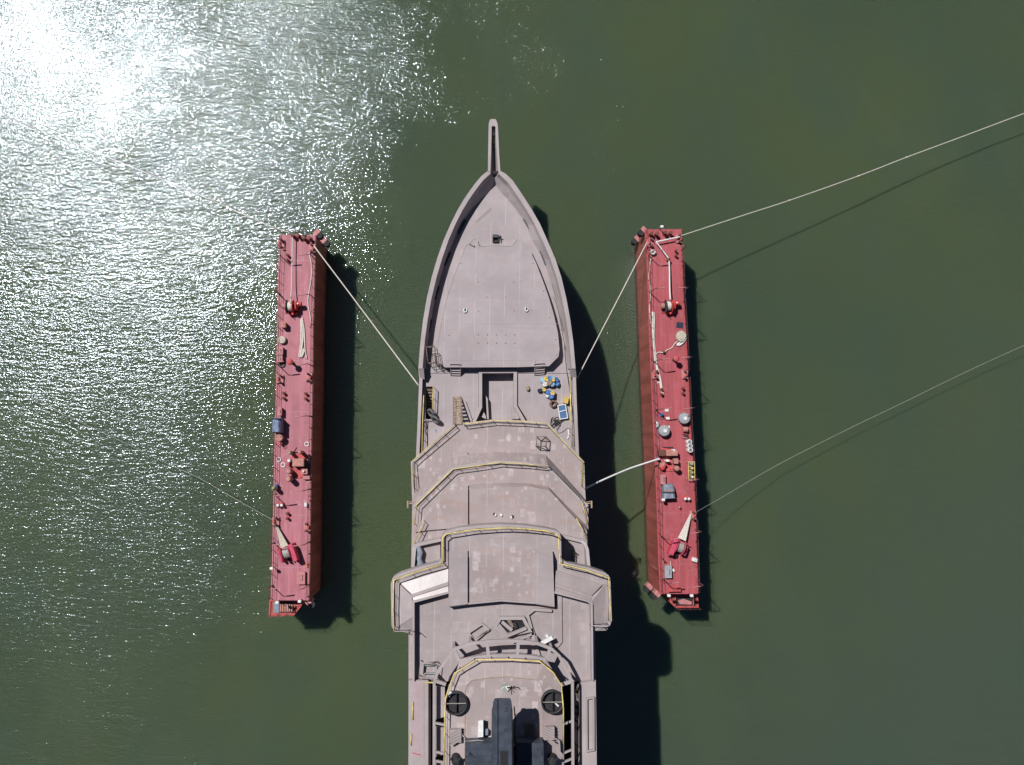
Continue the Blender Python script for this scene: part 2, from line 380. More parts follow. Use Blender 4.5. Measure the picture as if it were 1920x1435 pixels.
ftR = [(929,352),(936.4,360.5),(949,374),(960.7,387),(980.7,410.7),(994,449),(1014,478.5),(1032.6,533.7),(1042.6,570.5),(1056,624),(1062.7,660),(1063,692)]
def rows(path, ys, h): return [P(lerp_path(path, y), y, h) for y in ys]
ysB = [321.5, 326, 331, 338, 345, 360, 375, 395, 420, 450, 485, 520, 560, 600, 640, 691.5]
# hull: loft from sheer line down below the water, finer at the bow
def hull():
    mb = MB(); ys = [321, 326, 334, 345, 360, 380, 405, 440, 485, 540, 600, 660, 700, 780, 860, 960, 1100, 1300, 1500, 1800]
    cl = capL + [(786,709),(783.3,780),(779,870),(775,1000),(772,1200),(771,1500),(800,1800)]
    cr = capR + [(1081,744),(1084.6,833),(1089,900),(1093,1000),(1098,1200),(1100,1500),(1070,1800)]
    ringsL, ringsR = [], []
    for zi, (z, fac, back) in enumerate(((None, 1.0, 0.0), (9.5, 0.965, 0.10), (5.0, 0.88, 0.42), (1.0, 0.80, 0.75), (-2.5, 0.70, 1.0))):
        l, r = [], []
        for i, y in enumerate(ys):
            h = CAP-0.02 if y < 695 else LOW-0.03
            a, b = P(lerp_path(cl, y), y, h), P(lerp_path(cr, y), y, h); c = (a+b)/2; hw = (b.x-a.x)/2
            t = max(0.0, 1-i/9.0); dy = -back*5.5*t
            ff = fac*(1-0.5*(1-fac)*t*2)
            l.append(Vector((c.x-hw*ff, a.y+dy, h if z is None else z))); r.append(Vector((c.x+hw*ff, b.y+dy, h if z is None else z)))
        ringsL.append(l); ringsR.append(r)
    mb.loft(ringsL, False, False, False); mb.loft(ringsR, False, False, False)
    for lev in range(4):
        mb.add([ringsL[lev][0], ringsR[lev][0], ringsR[lev+1][0], ringsL[lev+1][0]], [[0,1,2,3]])
        mb.add([ringsL[lev][-1], ringsR[lev][-1], ringsR[lev+1][-1], ringsL[lev+1][-1]], [[0,1,2,3]])
    return part(mb, 'hull', 'primer')
hull()
# bulwark: flat cap and sloping inner wall, one mesh per side
for side, (co_, ci_, cf_) in (('a', (capL, inL, ftL)), ('b', (capR, inR, ftR))):
    mb = MB(); out = rows(co_, ysB, CAP); inn = rows(ci_, ysB, CAP)
    midp = []; foot = []
    for i, y in enumerate(ysB):
        f_ = P(lerp_path(cf_, y), y, FORE); 
        if y < 352: f_ = P(lerp_path(cf_, 352), 352, FORE) + (inn[i]-inn[5])*0.35
        g = inn[i].lerp(Vector((f_.x, f_.y, CAP)), 0.22); midp.append(Vector((g.x, g.y, CAP-0.62))); foot.append(Vector((f_.x, f_.y, FORE-0.15)))
    mb.loft([out, inn], False, False, False)
    low = [Vector((p.x, p.y, CAP-0.5)) for p in out]
    mb.loft([low, out], False, False, False); mb.loft([inn, midp, foot], False, False, False)
    mb.add([low[-1], out[-1], inn[-1], midp[-1], foot[-1]], [[0,1,2,3,4]])
    part(mb, 'bulwark', 'cap')
# freeing ports: slots at the foot of the bulwark
for (x0, y0, x1, y1) in ((981.8,411.5,998,438.5),(1013,471,1023,497),(1036.5,533.5,1044,559),(1052.5,596,1058,622),(873,413,860,439),(844.5,474,834,499),(823,537,816,562),(809,599,804,624)):
    a, b = P(x0, y0, FORE+0.04), P(x1, y1, FORE+0.04); t = (b-a).normalized(); nrm = Vector((t.y, -t.x, 0))*(0.09)
    part(MB().loft([[a-nrm, a+nrm, b+nrm, b-nrm], [v+Vector((0,0,0.16)) for v in (a-nrm, a+nrm, b+nrm, b-nrm)]]), 'freeing_port', 'slate')
# bowsprit trough
def bowsprit():
    o = [(914.8,322),(915.2,290),(916,240),(916.5,231.7),(918,226.5),(919.9,223.4),(928.7,223.4),(930.8,226.5),(932.8,231.7),(933.6,240),(936,290),(938.2,322)]
    i = [(919.3,327),(920.6,290),(921.8,240),(921.9,238.5),(922.0,237.4),(922.3,236.8),(928.2,236.8),(928.6,237.4),(928.8,238.5),(929,240),(931.6,290),(935.2,327)]
    O, I = PP(o, CAP), PP(i, CAP); fl = PP([(922.0,338),(923.2,290),(924.2,242),(924.3,241.5),(924.4,241),(924.5,240.5),(927,240.5),(927.1,241),(927.2,241.5),(927.3,242),(927.8,290),(929.5,338)], CAP-1.4)
    c0 = P(926.5, 300, CAP); lo = [Vector((p.x*0.45+c0.x*0.55, min(p.y, P(926, 228, CAP).y), CAP-2.4)) for p in O]
    mb = MB(); base = len(mb.v); rg = [lo, O, I, fl]; n = len(O); vs = [v for q in rg for v in q]; fs = []
    for a_ in range(3):
        for b_ in range(n-1): fs.append([a_*n+b_, a_*n+b_+1, (a_+1)*n+b_+1, (a_+1)*n+b_])
    mb.add(vs, fs)
    n = len(O); mb.add(fl, [[k, k+1, n-2-k, n-1-k] for k in range(n//2-1)]); mb.add(lo, [[k, k+1, n-2-k, n-1-k] for k in range(n//2-1)])
    return part(mb, 'bowsprit', 'cap')
bowsprit()
part(MB().bar(P(925.5, 240, CAP-0.9), P(925.5, 254, CAP-0.9), 0.2), 'bowsprit_fitting', 'white')
part(MB().rbox(P(926, 265, CAP-1.1), (0.22, 0.7, 0.25)), 'bowsprit_fitting', 'tan')
part(MB().rbox(P(926, 276, CAP-1.1), (0.22, 0.3, 0.22)), 'bowsprit_fitting', 'brown')
# fore deck
fd = ftL[::-1] + ftR
fd = [(792,700)] + [(x-4, y) for x, y in ftL[::-1][1:]] + [(924,346),(931,346)] + [(x+4, y) for x, y in ftR[:-1]] + [(1070,700)]
part(MB().prism(PP(fd, FORE), None, FORE-1.5), 'fore_deck', 'primer')
# raised platform on the foredeck
heli = [(834,689),(820,679),(817.5,668),(819.3,654),(821.8,629),(828.5,595.6),(838.5,553.8),(850.3,518.7),(862,487),(872.8,460),(880,456),(886,449),(892,447.5),(895.5,452),(898.8,461.5),(930.5,459.8),(959.8,461),(969.9,447.6),(984,456.8),(991.6,464.3),(1005.8,495.3),(1019.2,530.4),(1029.2,558.8),(1037.6,587.3),(1046,624),(1049,655.5),(1047.2,668.9),(1029.5,686.6),(972.6,688.5),(900,689)]
part(MB().prism(PP(heli, HELI), None, FORE-0.3), 'foredeck_platform', 'primer')
# thin welded edge strip of the platform
part(MB().wall(PP(heli, HELI), 0.07, HELI-0.02, HELI+0.03, True), 'platform_edging', 'cap')
for x, y in [(897+17*i, yy) for i in range(5) for yy in (628, 643.8)]:
    part(MB().rbox(P(x, y, HELI), (0.13, 0.13, 0.03), 0, 0.02), 'deck_socket', 'brown')
for x, y in ((896,529),(963,529),(912.5,557.5),(948,557),(863,585),(897,584),(964,583),(997.5,582)):
    part(MB().lathe(P(x, y, HELI), [(0.06, 0), (0.05, 0.035)], 8), 'deck_socket', 'brown')
for x, y in ((872.5,585),(987.5,583)):     # deck vents: white oval rim around a black hole
    c = P(x, y, HELI); mb = MB(); mb.torus(c + Vector((0, 0.15, 0)), 0.2, 0.08, 18, 6, 0.8)
    v = part(mb, 'deck_vent', 'white'); part(MB().lathe(c + Vector((0, -0.02, 0.01)), [(0.15, 0), (0.15, 0.05)], 14), 'vent_hole', 'black', None, v)
    part(MB().rbox(c + Vector((-0.02, 0.3, 0)), (0.2, 0.22, 0.2), 0, 0.06), 'vent_flap', 'drumgrey', None, v)
for x, y in ((999,493),(1018,545),(1030,594.5),(1041,636),(863,493),(840,548),(829,597),(841,628),(1003,678),(1043,665)):
    part(MB().lathe(P(x, y, HELI), [(0.1, 0), (0.1, 0.03), (0.04, 0.06)], 8), 'tie_down_point', 'cap')
# scribed marks left of the bow and seams as low weld beads
mb = MB()
for i in range(11):
    t = i/10; mb.box(P(893+27*t, 416.5-24*t, FORE), (0.05, 0.16, 0.012), math.radians(-42))
mb.bar(P(892.5, 415, FORE), P(919.5, 391, FORE), 0.02, 0.03); mb.bar(P(895, 418, FORE), P(922, 394, FORE), 0.02, 0.03)
part(mb, 'weld_row', 'brown')
for (x0, y0, x1, y1) in ((925,600,936,600.5),(845,608,1050,607),(960,615,1032,615),(836,618,855,617),(835,676,1030,676),(1030,630,1040,655)):
    part(MB().bar(P(x0, y0, HELI+0.005), P(x1, y1, HELI+0.005), 0.03, 0.02), 'weld_seam', 'cap')
# bow hatch, black open box with its folded lid and lever
hb = P(929, 448, FORE)
hh = part(MB().wall([hb+Vector(v) for v in ((-0.32,-0.4,0),(-0.32,0.4,0),(0.32,0.4,0),(0.32,-0.4,0))], 0.07, FORE, FORE+0.28, True), 'bow_hatch', 'dark')
part(MB().box(hb+Vector((0, 0, 0.012)), (0.6, 0.75, 0.02)), 'hatch_shade', 'black', None, hh)  # black plate on the deck paints the dark inside of the hatch
part(MB().rbox(hb+Vector((0, 0.2, 0.25)), (0.62, 0.35, 0.14)), 'hatch_lid', 'slate', None, hh)
part(MB().bar(hb+Vector((0.3, 0.2, 0.25)), hb+Vector((0.62, 0.1, 0.45)), 0.1).bar(hb+Vector((0.5, 0.35, 0.1)), hb+Vector((0.58, -0.4, 0.1)), 0.09), 'hatch_lever', 'dark', None, hh)
# lines of the notch steps
def stair(parent, a, b, w, n, m, mt, name='stairway', rails=False):
    a, b = Vector(a), Vector(b); t = b-a; hx = Vector((t.x, t.y, 0)).normalized(); sd = Vector((hx.y, -hx.x, 0))
    up = Vector((0, 0, 0.11)); rings = []
    for c, s1, s2 in ((a, 1, -1), (b, 1, 1), (b, -1, 1), (a, -1, -1)):
        o_ = c + sd*s1*(w/2+0.045); i_ = c + sd*s1*(w/2-0.045) - t.normalized()*s2*0.06
        rings.append([o_-up, o_+up, i_+up, i_-up])
    st = part(MB().loft(rings+[rings[0]], False, False), name, m, None, parent)
    for i in range(n):
        c = a.lerp(b, (i+0.5)/n)
        part(MB().bar(c-sd*(w/2-0.03), c+sd*(w/2-0.03), 0.21, 0.05), 'tread', mt, None, st)
    return st
stair(ship, P(854.2,704.5,MAIN+0.05), P(854.2,683,HELI+0.1), 1.02, 5, 'cap', 'cap')
stair(ship, P(1011.4,703,MAIN+0.05), P(1011.4,682,HELI+0.1), 1.02, 5, 'cap', 'cap')
stair(ship, P(892,451,FORE+0.05), P(885,461,HELI+0.06), 0.5, 3, 'brown', 'cap')
# main deck with sunken well
wellO = [(893.5,693),(972,691.5),(972.2,760.4),(987.7,787),(888.2,787),(895,775),(901.2,762),(894,700)]
dl = [(799,690),(801,720)]
mdL = [(787,692),(894,692),(894.5,775),(880,800),(879,900),(784,900),(784,760)]
mdR = [(972,692),(1077,692),(1081,744),(1085,833),(1088,900),(1000,900),(993,800),(980,775),(972,760)]
mb = MB(); mb.prism(PP([(788,692),(797.5,692),(797.5,786),(879,786),(879,900),(783.5,900),(784,780),(786,709)], MAIN), None, MAIN-1)
mb.prism(PP([(812.5,692),(897,692),(897,765),(882,795),(879,786),(812.5,786)], MAIN), None, MAIN-1)
mb.prism(PP([(797.5,692),(812.5,692),(812.5,725),(797.5,725)], MAIN), None, MAIN-1)
mb.prism(PP([(970,692),(1078,692),(1081,744),(1085,833),(1088,900),(1000,900),(993,800),(988,787),(970,758)], MAIN), None, MAIN-1)
mb.prism(PP([(897,686),(970,686),(970,697),(897,697)], MAIN), None, MAIN-1)
part(mb, 'main_deck', 'primer')
part(MB().prism(PP([(890,690),(975,690),(990,800),(880,800)], MAIN-1.25), None, MAIN-1.6), 'well_floor', 'primer')
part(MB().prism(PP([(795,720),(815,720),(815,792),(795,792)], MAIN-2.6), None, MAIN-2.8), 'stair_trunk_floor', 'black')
w_path = PP([(884.5,792),(897.5,763),(897.5,693.5),(969.5,693),(969.5,761),(985.5,789)], MAIN+0.25)
part(MB().wall(w_path, 0.36, MAIN-1.4, MAIN+0.25), 'well_coaming', 'cap')
part(MB().prism(PP([(958,762),(968,760),(980,783),(971,786),(960,786)], MAIN-0.75), None, MAIN-1.4), 'well_bench', 'aft')
part(MB().prism(PP([(911,742),(914.5,748),(916.5,786),(913,786)], MAIN-0.55), None, MAIN-1.4).prism(PP([(903,782),(907,772),(911,781),(911,786)], MAIN-0.3), None, MAIN-1.4), 'well_partition', 'cap')
# low bulwark beside the main deck
lbL = PP([(784.2,692),(786,709),(783.3,780),(779.5,866)], LOW); lbR = PP([(1079.2,691),(1081,744),(1084.6,833),(1086,868)], LOW)
part(MB().wall(lbL[::-1], 0.34, MAIN-0.5, LOW), 'bulwark', 'cap'); part(MB().wall(lbR, 0.34, MAIN-0.5, LOW), 'bulwark', 'cap')
for s, (a, b, c, d) in enumerate((((784.2,690),(794,690),(796,712),(787.5,708)), ((1070,690),(1079.2,690),(1081,708),(1071,708)))):
    A, B, C_, D = P(*a, CAP), P(*b, CAP), P(*c, LOW), P(*d, LOW)
    part(MB().loft([[Vector((v.x, v.y, MAIN-0.4)) for v in (A, B, C_, D)], [A, B, C_, D]]), 'bulwark_step', 'cap')
# black strip beside the rail, its colour stands for the dark of a slot
part(MB().prism(PP([(789,741),(792,741),(790.5,866),(787.5,866)], MAIN+0.012), None, MAIN-0.1), 'slot_shade', 'black')
# stairs down in the trunk, stairs up to the terrace
stair(ship, P(805,728,MAIN-0.1), P(805,783,MAIN-2.4), 0.7, 10, 'brown', 'brown')
st1 = stair(ship, P(857,744,MAIN+0.05), P(858.5,795.5,14.0), 0.78, 11, 'brown', 'tan')
part(MB().bar(P(849.8,744.5,MAIN+0.95), P(849.5,797,14.85), 0.05).bar(P(865.4,744.5,MAIN+0.95), P(867.5,797,14.85), 0.05), 'handrail', 'brown', None, st1)
def rod(a, b, r=0.03): return MB().tube([a, b], r, 5)
rail_posts = {}
def railing(pts, h, height=1.0, step=1.5, m='yellow', r=0.048, mid=1, parent=None, name='railing', post='dark', pr=0.028, label=None, hs=None):
    q = []
    for i, p in enumerate(pts): q.append(P(p[0], p[1], (hs[i] if hs else h)+height))
    par = parent or ship
    top = MB().tube(q, r, 6).build(name, m, par, label=label)
    for k in range(mid):
        dz = height*(k+1)/(mid+1)
        MB().tube([v-Vector((0, 0, dz)) for v in q], pr*0.8, 4).build('mid_rail', post, top)
    key = (post, pr, height)
    L = [0]
    for a, b in zip(q, q[1:]): L.append(L[-1]+(b-a).length)
    n = max(1, round(L[-1]/step)); org = wpos(par)
    for i in range(n+1):
        d = min(L[-1]-0.01, max(0.01, L[-1]*i/n))
        for j in range(len(q)-1):
            if L[j] <= d <= L[j+1]: c = q[j].lerp(q[j+1], (d-L[j])/(L[j+1]-L[j])); break
        if key not in rail_posts:
            o = MB().tube([c, c-Vector((0, 0, height-0.0))], pr, 5).build('post', post, top, None)
            me = o.data
            for v in me.vertices: v.co = v.co + org - c
            o.location = c-org; rail_posts[key] = me
        else:
            o = bpy.data.objects.new('post', rail_posts[key]); COL.objects.link(o); o.parent = top; o.location = c-org
    return top
# ---- terrace one
L1 = 13.9
t1 = [(770.5,866),(781.2,857),(851.5,794.6),(853,796),(866,796),(869,793.7),(925.6,786.5),(980.3,788.5),(1026,792),(1095,865.9),(1096.6,916.6),(1100,960),(1102,1062),(770.8,1062),(773,945)]
part(MB().prism(PP(t1, L1), None, 9.0), 'lower_terrace', 'patched')
tf = PP([(773.2,945),(770.5,866),(781.2,857),(851.5,794.6)], L1)
part(MB().wall(tf, 0.26, L1-0.3, L1+0.16), 'terrace_fascia', 'cap')
tf = PP([(869,793.7),(925.6,786.5),(980.3,788.5),(1026,792),(1095,865.9),(1096.6,916.6),(1098,940)], L1)
part(MB().wall(tf, 0.26, L1-0.3, L1+0.16), 'terrace_fascia', 'cap')
railing([(853,797),(781,857.5),(771.6,867),(776,917)], L1)
railing([(869.5,795.5),(925,788.6),(980,790.6),(1024,794),(1093,866.3),(1091.8,912)], L1)
# ---- terrace two: sloped front, parapet
L2 = 16.2
b2 = [(773,1040),(775,925),(845.6,854.5),(876.9,849.5),(933.5,846.5),(992,848.3),(1023,852),(1092.5,930.3),(1100,1040)]
u2 = [(771.5,1040),(773.4,947.8),(847.6,875.7),(885,869),(935.4,863.9),(984.2,865.9),(1027,872.5),(1103.2,947.8),(1103,1040)]
part(MB().loft([PP(b2, L1-0.2), PP(u2, L2)]), 'middle_terrace', 'patched')
part(MB().wall(PP(u2[1:8], L2), 0.30, L2-0.4, L2+0.2), 'terrace_fascia', 'cap')
part(MB().loft([PP([(845.6,852.5),(876.6,847.5),(877.4,866),(847.6,872.5)], L1+0.05), PP([(846.5,855),(876.8,850),(877.4,868.5),(848,875)], L1+0.3)]), 'window_blank', 'aft')
railing([(777,985),(780.5,947),(846,882.3),(851,879.7),(897,873.6),(935.5,867),(945,868.3),(985,870.3),(1029,875)], L2)
railing([(1031,876),(1089,935)], L2, m='dark', r=0.03)
railing([(1089.5,938),(1095,956),(1102,985)], L2)
# ---- terrace three (stepped roof above it)
L2B = 17.2
b3 = [(774,1060),(776.5,990),(845.6,912.7),(876.9,907.8),(933.5,904.9),(992,905.9),(1028,911.7),(1099.3,984),(1101,1060)]
u3 = [(773.5,1060),(775.5,1000),(847,921.5),(878.8,917.6),(933.5,913.7),(996,912.7),(1031,920.5),(1100.5,997),(1102,1060)]
part(MB().loft([PP(b3, L2-0.1), PP(u3, L2B)]), 'upper_terrace', 'patched')
part(MB().loft([PP([(844.6,912.9),(877.3,907.9),(877.5,986),(845,991),(800,994),(777.5,992)], L2B-0.4), PP([(846.5,921.8),(877.5,917.8),(877.5,986.5),(845,991),(800,995),(778,998)], L2B+0.26)]), 'roof_panel', 'patched')
railing([(795,978),(775.6,1019)], L2B); railing([(1080.8,972),(1101.3,1013)], L2B)
for x, y, m_ in ((926.5,964,'dark'),(929,965.5,'white'),(940,966,'white'),(960.8,968.5,'dark'),(959,970,'white')):
    part(MB().rbox(P(x, y, L2B), (0.2, 0.25, 0.18), random.uniform(0, 1), 0.05), 'roof_fitting', m_)
# ---- bridge deck: one plan with wings
L3 = 20.7
front = [(827.5,1049),(827,1010),(829,1003),(835.9,996.2),(859.3,990),(898,985.3),(937,983.5),(980.3,985),(1023,990.8),(1042.7,995.2),(1049,999.5),(1052,1008),(1052.5,1049)]
wr = [(1065,1056),(1106.4,1065),(1134,1074.3),(1141,1079),(1144.3,1086),(1147.3,1164),(1143.2,1174),(1115.6,1183)]
wl = [(766,1187),(738.4,1182.4),(734.3,1175),(733.8,1166),(732.6,1095),(736,1084),(747.6,1076.6),(789,1062.8),(821,1054.7)]
plan = front + wr + [(1117,1278),(766,1278)] + wl
part(MB().prism(PP(plan, L3), None, L3-1.5), 'bridge_deck', 'aft')
body = front + [(1066,1060),(1103,1068),(1106,1278),(770,1278),(771,1068),(822,1058)]
bt = PP(body, L3-1.5)
part(MB().prism(bt, None, 9.0), 'bridge_house', 'primer')
rim = PP(wl + front + wr, L3+0.25)
part(MB().wall(rim, 0.27, L3-0.3, L3+0.25), 'bridge_parapet', 'cap')
railing([(830,1058),(829.8,1008),(837.8,1001.5),(884.7,994),(931.5,990.8),(955,990.2),(984,991.7),(1023,995.8),(1040,1001)], L3, r=0.062)
railing([(1040,1000.5),(1052.5,1011)], L3, r=0.06)
railing([(1047.6,1010),(1049.6,1057),(1055.8,1059),(1097,1068.5),(1141,1083.5),(1142.7,1118),(1144,1136),(1143,1166)], L3, r=0.062)
railing([(830,1058.5),(782,1072),(738.6,1088),(737,1141),(739,1184)], L3, r=0.062)
railing([(739,1184.2),(777,1184)], L3, m='cap', r=0.04); railing([(1140,1172),(1108,1174)], L3, m='cap', r=0.04)
# side recesses beside the bridge front
for pts, hb_ in (([(777,1062),(782,1020),(795,1016),(825,1010),(826,1060)], L2B+0.3), ([(1053,1008),(1062,1008),(1094,1017),(1099,1024),(1101,1064),(1053,1060)], L2B+0.3)):
    part(MB().prism(PP(pts, hb_), None, L2B-0.3), 'side_recess', 'aft')
part(MB().wall(PP([(771.5,1062),(774,1026),(777,1021),(783,1018.5),(826,1009)], 18.1), 0.32, 17.0, [18.6,18.1,18.1,18.1,18.1]), 'recess_bulwark', 'cap')
part(MB().wall(PP([(1056,1004),(1092,1013),(1100,1019),(1103,1030),(1104,1064)], 18.2), 0.3, 17.0, [17.9, 17.9, 18.2, 18.6, 19.5]), 'recess_bulwark', 'cap')
part(MB().tube(PP([(784,1025),(788,1035),(786,1048),(789,1055),(783,1062)], 18.0), [0.22, 0.3, 0.26, 0.34, 0.2], 8), 'wrapped_sheet', 'tarp')
part(MB().bar(P(1075,1032,17.6), P(1075,1056,17.6), 0.06, 0.5).bar(P(1073,1034,17.9), P(1080,1037,17.9), 0.05).bar(P(1073,1040,17.9), P(1080,1043,17.9), 0.05), 'ladder_rack', 'brown')
# fittings standing out from the sides
for x, s in ((768, 1), (1105.5, -1)):
    a = P(x, 946, L2-0.2)
    part(MB().bar(a+Vector((0.35*s, 0.1, 0)), a+Vector((-0.1*s, 0.1, 0)), 0.1).box(a+Vector((-0.18*s, 0.0, -0.1)), (0.14, 0.7, 0.25)).bar(a+Vector((0.35*s, 0.22, 0)), a+Vector((-0.1*s, 0.3, 0)), 0.06), 'side_bracket', 'tan')
# wing roofs
def face(pairs): return [P(x, y, h) for x, y, h in pairs]
def slab(pairs, name, m, z0=L3-0.2):
    top = face(pairs); return part(MB().loft([[Vector((p.x, p.y, z0)) for p in top], top]), name, m)
for fx in (0, 1):
    def X(v): return v if not fx else 1879.5-v + 0.0*v
    def T(pairs): return [((x if not fx else 1881.5-x), y + (2.5 if fx else 0), h) for x, y, h in pairs]
    def plane(pts, h0):
        out = []; c = P(T([(806,1093,0)])[0][0], 1093, h0)
        for x, y, _ in T([(x, y, 0) for x, y in pts]):
            q = P(x, y, h0); z = h0 - ((0.14 if fx else -0.14)*(q.x-c.x) + 0.31*(q.y-c.y))
            for _k in range(3): q = P(x, y, z); z = h0 - ((0.14 if fx else -0.14)*(q.x-c.x) + 0.31*(q.y-c.y))
            out.append((x, y, z))
        return out
    slab(plane([(752,1094),(840.5,1067),(840.5,1091),(772,1114.5)], 21.15), 'wing_roof_panel', 'wing')
    slab(T([(771,1115,21.2),(840.5,1091.3,21.4),(840.5,1098,21.42),(772,1120,21.22)]), 'wing_roof_strip', 'aft')
    slab(plane([(773,1119.5),(840.5,1098.3),(840.5,1111),(775,1128.5)], 20.98), 'wing_roof_panel', 'wing')
    slab(T([(736,1092,20.72),(748,1088,20.74),(840.5,1062,20.74),(840.5,1067.5,20.76),(752,1094.5,20.76)]), 'wing_gutter', 'aft')
    slab(T([(741,1092,20.75),(746,1093,20.78),(771,1116,21.2),(774.5,1129,21.42),(774,1157,21.42),(749,1174,20.85),(742,1178,20.75)]), 'wing_roof_side', 'aft')
    slab(T([(749,1174.3,20.85),(774,1157.3,21.42),(776,1181,20.95),(744,1180,20.75)]), 'wing_roof_side', 'aft')
inner = PP([(777,1277),(777,1130.5),(841.5,1113),(841.5,1138.5),(877,1134),(938.5,1128),(1002,1132.5),(1039.5,1138.5),(1039.5,1112.5),(1101,1129),(1108,1134),(1109.5,1277)], 21.55)
part(MB().wall(inner[::-1], 0.16, L3-0.2, 21.55), 'inner_coaming', 'cap')
# central roof with raised side panels
rb = [(841,1137.5),(841.5,1034),(877,1032),(937,1027),(1001.7,1028),(1035.5,1033),(1040,1137.5),(1001.7,1131.5),(938.5,1127),(877,1133)]
ru = [(841,1137.2),(841.7,1047),(877,1044.5),(937,1039),(1001.7,1040),(1037,1046),(1039.8,1137.2),(1001.7,1131.3),(938.5,1126.8),(877,1132.8)]
part(MB().loft([PP(rb, L3), PP(ru, 21.35)]), 'bridge_roof', 'patched')
part(MB().loft([PP([(841.3,1034),(876.8,1031.5),(876.8,1133),(841,1137.3)], 21.0), PP([(841.5,1047),(876.8,1044),(876.8,1133),(841.2,1137.3)], 21.66)]), 'roof_panel', 'aft')
part(MB().loft([PP([(1001.9,1028),(1035.7,1032.5),(1039.8,1137),(1001.9,1131)], 21.0), PP([(1002,1040),(1037,1045.5),(1039.6,1137),(1002,1131)], 21.62)]), 'roof_panel', 'aft')
# aft deck pads, pits and beams
part(MB().wall(PP([(1043,1114),(1044,1200),(1041,1204),(1030,1209.5)][::-1], L3+0.1), 0.5, L3, L3+0.16), 'deck_step', 'aft')
def pit(pts, name='deck_pit', h=0.45, w=0.3, floor=True):
    q = PP(pts, L3+h); a = part(MB().wall(q, w, L3-0.02, L3+h, True), name, 'cap')
    if floor: part(MB().prism(PP(pts, L3+0.03), None, L3-0.02), 'pit_shade', 'black', None, a)  # solid deck below; black panel paints the deep shade of an opening
    return a
pt = pit([(924,1176.5),(936,1156.5),(983,1156.5),(998,1185),(949,1195)])
for (x0, y0, x1, y1, m_) in ((933,1170,950,1190,'cap'),(941,1166,960,1182,'cap'),(952,1160,962,1176,'brown'),(956,1190,985,1178,'cap'),(964,1168,968,1178,'dark')):
    part(MB().bar(P(x0, y0, L3+0.3), P(x1, y1, L3+0.3), 0.3, 0.14), 'pit_beam', m_, None, pt)
pit([(876,1187),(904,1168.5),(919,1180),(890,1204.5)], w=0.16, h=0.3, floor=False)
part(MB().bar(P(888,1199,L3+0.15), P(917,1181,L3+0.15), 0.12, 0.3), 'deck_beam', 'cap')
part(MB().wall(PP([(1008,1230),(986,1152),(1001,1140.5),(1035,1143)], L3+0.3), 0.25, L3, L3+0.3), 'deck_coaming', 'cap')
part(MB().wall(PP([(960,1203),(998,1187),(995,1180)], L3+0.3), 0.2, L3, L3+0.3), 'deck_coaming', 'cap')
for i in range(3): part(MB().bar(P(974+5*i, 1199-1.5*i, L3+0.12), P(992+1*i, 1190+3*i, L3+0.12), 0.09, 0.25), 'deck_beam', 'cap')
part(MB().bar(P(1009,1210,L3+1.0), P(1036,1195,L3+1.2), 0.32, 0.3), 'deck_beam', 'white')
part(MB().bar(P(950,1193,L3+0.6), P(987,1178,L3+0.6), 0.25, 0.2), 'deck_beam', 'cap')
part(MB().rbox(P(1025.5,1192,L3), (0.3, 0.26, 0.35)), 'deck_box', 'white')
part(MB().bar(P(784,1183,L3+0.05), P(799,1196,L3+0.05), 0.05), 'deck_rod', 'dark')
# side walkways and trenches below the aft house
TR = 17.5
mb = MB(); mb.prism(PP([(766,1276),(803,1276),(803,1560),(765.5,1560)], 21.3), None, 9.0); part(mb, 'side_walkway', 'cap')
part(MB().prism(PP([(771.5,1279),(795,1279),(795,1420),(771.5,1420)], 21.33), None, 21.2), 'walkway_panel', 'pinkprimer')
mb = MB(); mb.prism(PP([(1088,1281),(1117,1276),(1120.5,1560),(1088,1560)], 21.3), None, 9.0); part(mb, 'side_walkway', 'cap')
part(MB().wall(PP([(1099,1310),(1114.5,1307),(1115,1408),(1099.5,1411)], 21.6), 0.12, 21.25, 21.6, True), 'walkway_hatch', 'cap')
part(MB().tube([P(774, 1316, 21.4), P(773.8,1350,21.4)], 0.06).tube([P(771, 1376, 21.4), P(770.5,1398,21.4)], 0.06), 'yellow_rod', 'yellow')
part(MB().bar(P(773,1412,21.36), P(788,1416,21.36), 0.06), 'red_rod', 'red')
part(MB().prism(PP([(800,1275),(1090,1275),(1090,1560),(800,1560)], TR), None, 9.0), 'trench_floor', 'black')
part(MB().prism(PP([(773,1270),(1097,1270),(1099,1500),(1069,1799),(801,1799),(772,1500)], LOW-0.06), None, 9.5), 'after_deck', 'primer')
# aft house and platform
PL = 23.2
po = [(833,1560),(834,1310),(843,1285),(855,1260),(861,1241),(911,1231.5),(970.7,1230),(1024,1237),(1037,1258),(1050,1282),(1057,1320),(1058,1560)]
pi_ = [(871,1560),(872.5,1296),(876,1285),(884,1277),(890,1275.5),(917,1271.5),(948,1269.5),(1006,1275),(1010,1279),(1013,1283),(1016.5,1296),(1017,1560)]
part(MB().loft([PP(po, PL), PP(pi_, PL+0.42)]), 'aft_platform', 'patched')
bod = [(836,1560),(837,1312),(846,1288),(858,1266),(863,1247),(911,1238),(970.7,1236.5),(1020,1243),(1033,1262),(1046,1285),(1054,1322),(1055,1560)]
q = PP(bod, PL); part(MB().loft([[Vector((v.x, v.y, 9.0)) for v in q], q]), 'aft_house', 'primer')
part(MB().wall(PP(pi_[:-1], PL+0.42), -0.05, PL+0.38, PL+0.47), 'platform_edging', 'tan')
PF = PL+0.42
railing([(832.5,1450),(834,1345),(835.5,1310),(842,1290),(852,1263),(874,1250),(893.5,1237.5),(950,1236.7),(1011,1240),(1037,1261),(1052.5,1285),(1056.5,1330),(1056.5,1395)], PL, r=0.062)
